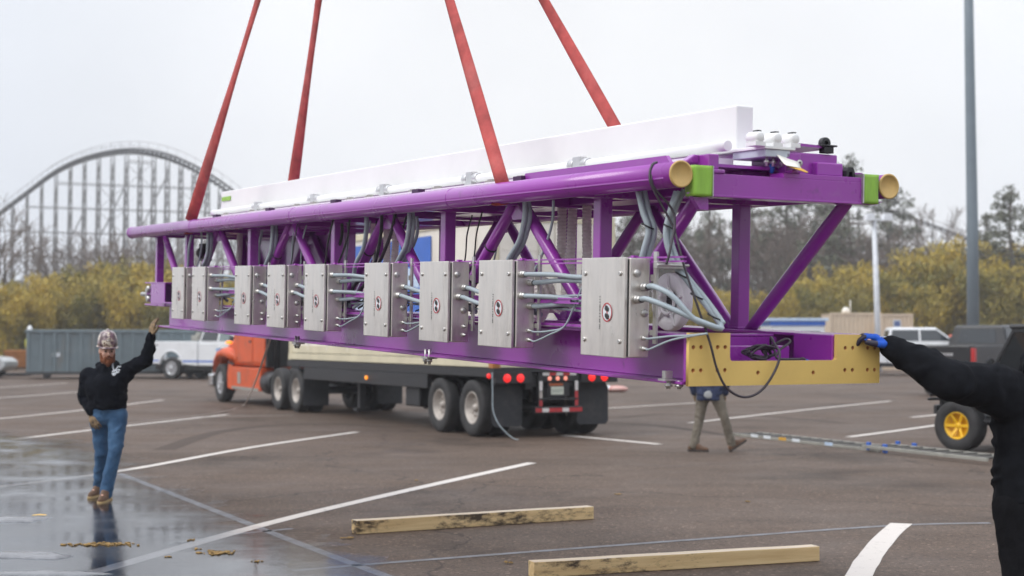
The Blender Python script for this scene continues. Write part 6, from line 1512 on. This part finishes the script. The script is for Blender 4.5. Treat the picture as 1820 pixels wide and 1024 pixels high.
    for s_ in 'lr':
        hp, kn, an = J['hp' + s_], J['kn' + s_], J['an' + s_]; tr_ += folds(hp, .096 * k + .006, kn, .074, 6, 21, 1.0) + folds(kn, .074, an, .067, 9, 23, 1.0)
    tr_ += [(pel + sx * .055 + up * .08, .126 * k, pel - sx * .055 + up * .08, .126 * k), (pel + fw * S.get('belly', 0) * .8 + up * .10, .118 * k, pel + up * .02, .118 * k)]
    tr_ += [(pel + sx * .075, .116 * k, pel - sx * .075, .116 * k), (pel + sx * .06 + up * .08, .115 * k, pel - sx * .06 + up * .08, .115 * k)]
    skin_obj(tr_, S['legname'], S['leg'], t, .0115, 3, .022, .07)
    for s_ in 'lr': boot(None, J['an' + s_], S['toe' + s_], S.get('fup' + s_, up), S['boot'], S['sole'], t)
    for key, hnd in (('glovel', handl), ('glover', handr)):
        if S.get(key):
            go = skin_obj(grow(hnd, .0030), 'glove', S[key], t, .0052, 1, 0)
            wj = J['wrl' if key == 'glovel' else 'wrr']; S['_' + key] = go
    return t, top_o, S, J

# --- bearded man on the left
def foot_plane(y): return 4860.0 / (y - HOR)
Z = 16.55
org = G(186, 889)
Y0_ = org.y
def J_(px, py, dy=0.0): return P(px, py, Z - .0 + dy)
Jl = dict(head=J_(190.5, 625, -.02), neck=J_(189, 647, .03), shl=J_(221, 661, -.02), shr=J_(156, 667, .05), ell=J_(251, 624, -.10), wrl=J_(268, 590, -.18), elr=J_(149, 706, .10), wrr=J_(163, 733, -.04),
          hpl=J_(209, 738, 0), hpr=J_(177, 738, .04), knl=J_(205, 800, -.10), anl=J_(189, 866, -.06), knr=J_(181, 802, .12), anr=J_(177, 864, .38))
edge = TL(-.01, 9.60, -.98)
Jl['wrl'] = edge + V((.005, -.03, -.105))
Jl['ell'] = Jl['shl'].lerp(Jl['wrl'], .52) + V((.085, .02, -.075))
# ground the boots: sole bottom is 0.108 below the ankle
Jl['anl'].z = .112; Jl['anr'].z = .125
fwv = V((.10, -1, 0)).normalized(); fac = V((.42, -.90, -.10)).normalized(); hup = (V((.02, -.02, 1)) - fac * V((.02, -.02, 1)).dot(fac)).normalized()
stl = dict(fw=fwv, face=fac, hup=hup, bulk=1.12, belly=.045, hem=P(190, 727, Z).z, hood=True, topname='hoodie', top=M['hoodie'], legname='jeans', leg=M['jeans'], boot=M['boot'], sole=M['sole'], cloth=.022, sleeve=.024, wr=.030, wsize=.10, short=-.03,
           toel=V((-.05, -1, -.04)), toer=V((-.25, -.97, -.06)), glovel=M['glove_tan'], glover=M['glove_tan'],
           handl=lambda w: hand_caps(w, V((.10, -.02, 1)), V((.72, .72, 0)), V((.55, -.8, .1)), .30, 1.08, curls=(.25, .32, .36, .42)),
           handr=lambda w: hand_caps(w, V((.28, -.30, -1)), V((.25, 1, 0)), V((1, .1, .1)), .38, 1.08, spread=.16))
man, top_o, S_, JJ = make_person('bearded man in camouflage hard hat and dark hoodie steadying the far truss end', org, Jl, stl)
hc = JJ['head']; rt = fac.cross(hup).normalized()
hard_hat(man, hc + hup * .062 - fac * .004, fac, hup, M['camo'])
bd = [(hc + rt * .070 - hup * .03 + fac * .02, .017, hc + rt * .058 - hup * .09 + fac * .045, .024), (hc - rt * .070 - hup * .03 + fac * .02, .017, hc - rt * .058 - hup * .09 + fac * .045, .024), (hc + rt * .058 - hup * .09 + fac * .045, .026, hc + fac * .085 - hup * .112, .034), (hc - rt * .058 - hup * .09 + fac * .045, .026, hc + fac * .085 - hup * .112, .034),
      (hc + fac * .082 - hup * .10, .034, hc + fac * .082 - hup * .135, .024), (hc + rt * .034 + fac * .094 - hup * .056, .010, hc + fac * .104 - hup * .042, .011), (hc - rt * .034 + fac * .094 - hup * .056, .010, hc + fac * .104 - hup * .042, .011), (hc + rt * .036 + fac * .092 - hup * .056, .012, hc + rt * .036 + fac * .085 - hup * .095, .020), (hc - rt * .036 + fac * .092 - hup * .056, .012, hc - rt * .036 + fac * .085 - hup * .095, .020)]
skin_obj(bd, 'beard', M['beard'], man, .0065, 2, .010, .02)
# white chest print, laid on the cloth
def on_cloth(name, strokes, target, m, parent, r=.0045):
    b = MB()
    for st in strokes:
        path = smooth_path(st, 4); vs = []; fs = []
        for i, p in enumerate(path):
            d = path[min(i + 1, len(path) - 1)] - path[max(i - 1, 0)]; s = d.cross(V((.1, -1, 0))).normalized() * r; vs += [p + s, p, p - s]
        for i in range(len(path) - 1):
            for q in (0, 1): fs.append((3 * i + q, 3 * i + q + 1, 3 * i + 4 + q, 3 * i + 3 + q))
        b.add(vs, fs, 0, True)
    o = b.build(name, m, parent, fix=False); md = o.modifiers.new('wrap', 'SHRINKWRAP'); md.target = target; md.wrap_method = 'PROJECT'; md.use_negative_direction = True; md.use_positive_direction = True
    md.use_project_x = False; md.use_project_y = True; md.use_project_z = False; md.offset = .004; md.project_limit = .6; md.cull_face = 'OFF'
    return o
cc = P(206, 652, Z) - V(org)
def C_(x, z): return cc + V((x / 160.0, -.30, -z / 160.0))
on_cloth('chest_print', [[C_(-5, -6), C_(-3, 0), C_(-1, 4), C_(2, 8)], [C_(-3, 8), C_(2, 6), C_(5, 2), C_(7, -2)], [C_(0, 11), C_(5, 10), C_(10, 8)], [C_(3, 4), C_(6, 9)], [C_(8, 0), C_(12, -1)], [C_(6, 5), C_(11, 5)], [C_(-2, 10), C_(1, 14), C_(4, 12)]], top_o, M['logo'], top_o, .0065)

# --- man walking beyond the truss, upper body behind the yellow plate
org = G(1238, 803); Z = org.y
def pz(px, py, dy=0): return P(px, py, Z + dy)
Jw = dict(head=V((0, 0, 0)), neck=V((0, 0, 0)))
hx = pz(1260, 700).x
def W_(x, z, dy=0): return V((hx + x, org.y + dy, z))
Jw = dict(head=W_(.05, 1.66), neck=W_(.03, 1.50), shl=W_(.17, 1.42, -.14), shr=W_(-.17, 1.42, .14), ell=W_(.20, 1.14, -.22), wrl=W_(.28, .92, -.16), elr=W_(-.24, 1.14, .18), wrr=W_(-.20, .90, .14),
          hpl=W_(.09, .92, -.07), hpr=W_(-.10, .92, .07), knl=W_(.24, .52, -.04), anl=W_(.36, .125, .0), knr=W_(-.14, .50, .10), anr=W_(-.21, .115, .06))
fwv2 = V((.75, .66, 0)).normalized()
# torso is seen nearly from behind, so the hips lie across the view
Jw['shl'] = W_(-.155, 1.42, .12); Jw['shr'] = W_(.19, 1.42, -.10); Jw['hpl'] = W_(-.085, .90, .06); Jw['hpr'] = W_(.095, .90, -.05)
Jw['knr'] = W_(.23, .52, -.06); Jw['anr'] = W_(.345, .135, .02); Jw['knl'] = W_(-.145, .50, .08); Jw['anl'] = W_(-.235, .112, .04)
Jw['ell'] = W_(-.25, 1.14, .10); Jw['wrl'] = W_(-.215, .90, .16); Jw['elr'] = W_(.26, 1.14, -.12); Jw['wrr'] = W_(.24, .90, -.02)
stw = dict(fw=fwv2, face=fwv2, hup=V((0, 0, 1)), bulk=1.05, belly=.02, hem=.80, hood=False, topname='jacket', top=M['navy'], legname='trousers', leg=M['khaki'], boot=M['boot'], sole=M['sole_dark'], cloth=.03, sleeve=.03, wr=.03, wsize=.10, short=-.02,
           toel=V((.9, -.3, -.02)), toer=V((.80, .25, .50)), fupr=V((-.5, 0, .8)), glovel=M['glove_tan'], glover=M['glove_tan'],
           handl=lambda w: hand_caps(w, V((.05, .1, -1)), V((1, 0, 0)), V((.3, 1, 0)), .4, 1.0), handr=lambda w: hand_caps(w, V((.1, .1, -1)), V((-1, .2, 0)), V((.3, 1, 0)), .4, 1.0))
wm, top_w, S_, JJ = make_person('man in navy jacket and khaki trousers walking behind the yellow end plate', org, Jw, stw)
hard_hat(wm, JJ['head'] + V((0, 0, .052)), fwv2, V((0, 0, 1)), M['hat_grey'])
b = MB(); q = W_(-.03, .89, -.155) - V(org); b.sph(q, (.075, .012, .06), 14); b.build('hem_patch', mat('pale_patch', (.35, .36, .36), .8), top_w)

# --- man at the right edge, arm stretched to the end plate
Z = 8.0
ground = V((P(1850, HOR, 8.0).x, 8.0, 0)); org = ground
def Q_(px, py, dy=0.0): return P(px, py, 8.0 + dy)
pc = TL(1.155, -.02, -.75)                                   # top corner of the end plate
Jr = dict(head=Q_(1872, 572, .02), neck=Q_(1846, 636, .08), shr=Q_(1775, 688, -.02), shl=Q_(1915, 690, .30), elr=Q_(1690, 678, -.14), ell=Q_(1970, 790, .25), wrl=Q_(1950, 880, .05),
          hpr=Q_(1808, 905, .02), hpl=Q_(1872, 905, .14), knr=Q_(1812, 1055, -.05), anr=V((Q_(1818, 1180).x, 7.98, .112)), knl=Q_(1895, 1055, .10), anl=V((Q_(1900, 1180).x, 8.2, .112)))
Jr['wrr'] = pc + V((.092, -.030, -.062))
fw3 = V((-.45, -.89, 0)).normalized(); fc3 = V((-.80, -.55, -.1)).normalized(); hu3 = (V((0, 0, 1)) - fc3 * fc3.z).normalized()
st3 = dict(fw=fw3, face=fc3, hup=hu3, bulk=1.32, belly=.05, hem=Q_(1800, 893).z, hood=True, topname='hoodie', top=M['hoodie_black'], legname='jeans', leg=M['black_jeans'], boot=M['boot'], sole=M['sole_dark'], cloth=.035, sleeve=.058, vox=.009, wr=.026, wsize=.16, folds=1.35, short=-.03,
           toel=V((-.3, -.95, 0)), toer=V((-.5, -.86, 0)), glover=M['glove_blue'], glovel=M['glove_blue'],
           handr=lambda w: hand_caps(w, V((-1, .10, .62)), V((-.62, .25, -1)), V((-.15, -1, .10)), .42, 1.16, curls=(.62, .60, .58, .55)),
           handl=lambda w: hand_caps(w, V((.1, -.1, -1)), V((-1, 0, 0)), V((-.3, -1, 0)), .35, 1.05))
rm, top_r, S_, JJ = make_person('man in black hoodie at the right edge with blue glove on the end plate', org, Jr, st3)
hard_hat(rm, JJ['head'] + hu3 * .052, fc3, hu3, M['hat_grey'], .125)
# dark dipped fingertips and palm on the reaching glove
hd_ = st3['handr'](JJ['wrr']); tips = []
for kf in range(4):
    for a, r0, c, r1 in hd_[1 + kf * 4 + 1: 1 + kf * 4 + 3]: tips.append((a, r0 + .0042, c, r1 + .0042))
tips.append((hd_[-1][0], hd_[-1][1] + .0042, hd_[-1][2], hd_[-1][3] + .0042)); tips.append((hd_[-2][0].lerp(hd_[-2][2], .55), hd_[-2][1] + .004, hd_[-2][2], hd_[-2][3] + .0042))
skin_obj(tips, 'dipped_fingertips', M['glove_dark'], S_['_glover'], .0048, 1)
b = MB(); wv = JJ['wrr'] + V((-.040, -.012, .052))
vs = []
for k in range(18):
    a = k * 2 * math.pi / 18; vs.append(wv + V((.011 * math.cos(a), .013 * math.sin(a), 0)))
b.tube(vs + [vs[0]], .0022, 5); b.tube([wv + V((-.020, -.006, 0)), wv + V((-.016, .006, 0))], .003, 5); b.tube([wv + V((-.004, -.004, 0)), wv + V((.004, .004, 0))], .003, 5); b.build('glove_print', M['logo'], S_['_glover'])
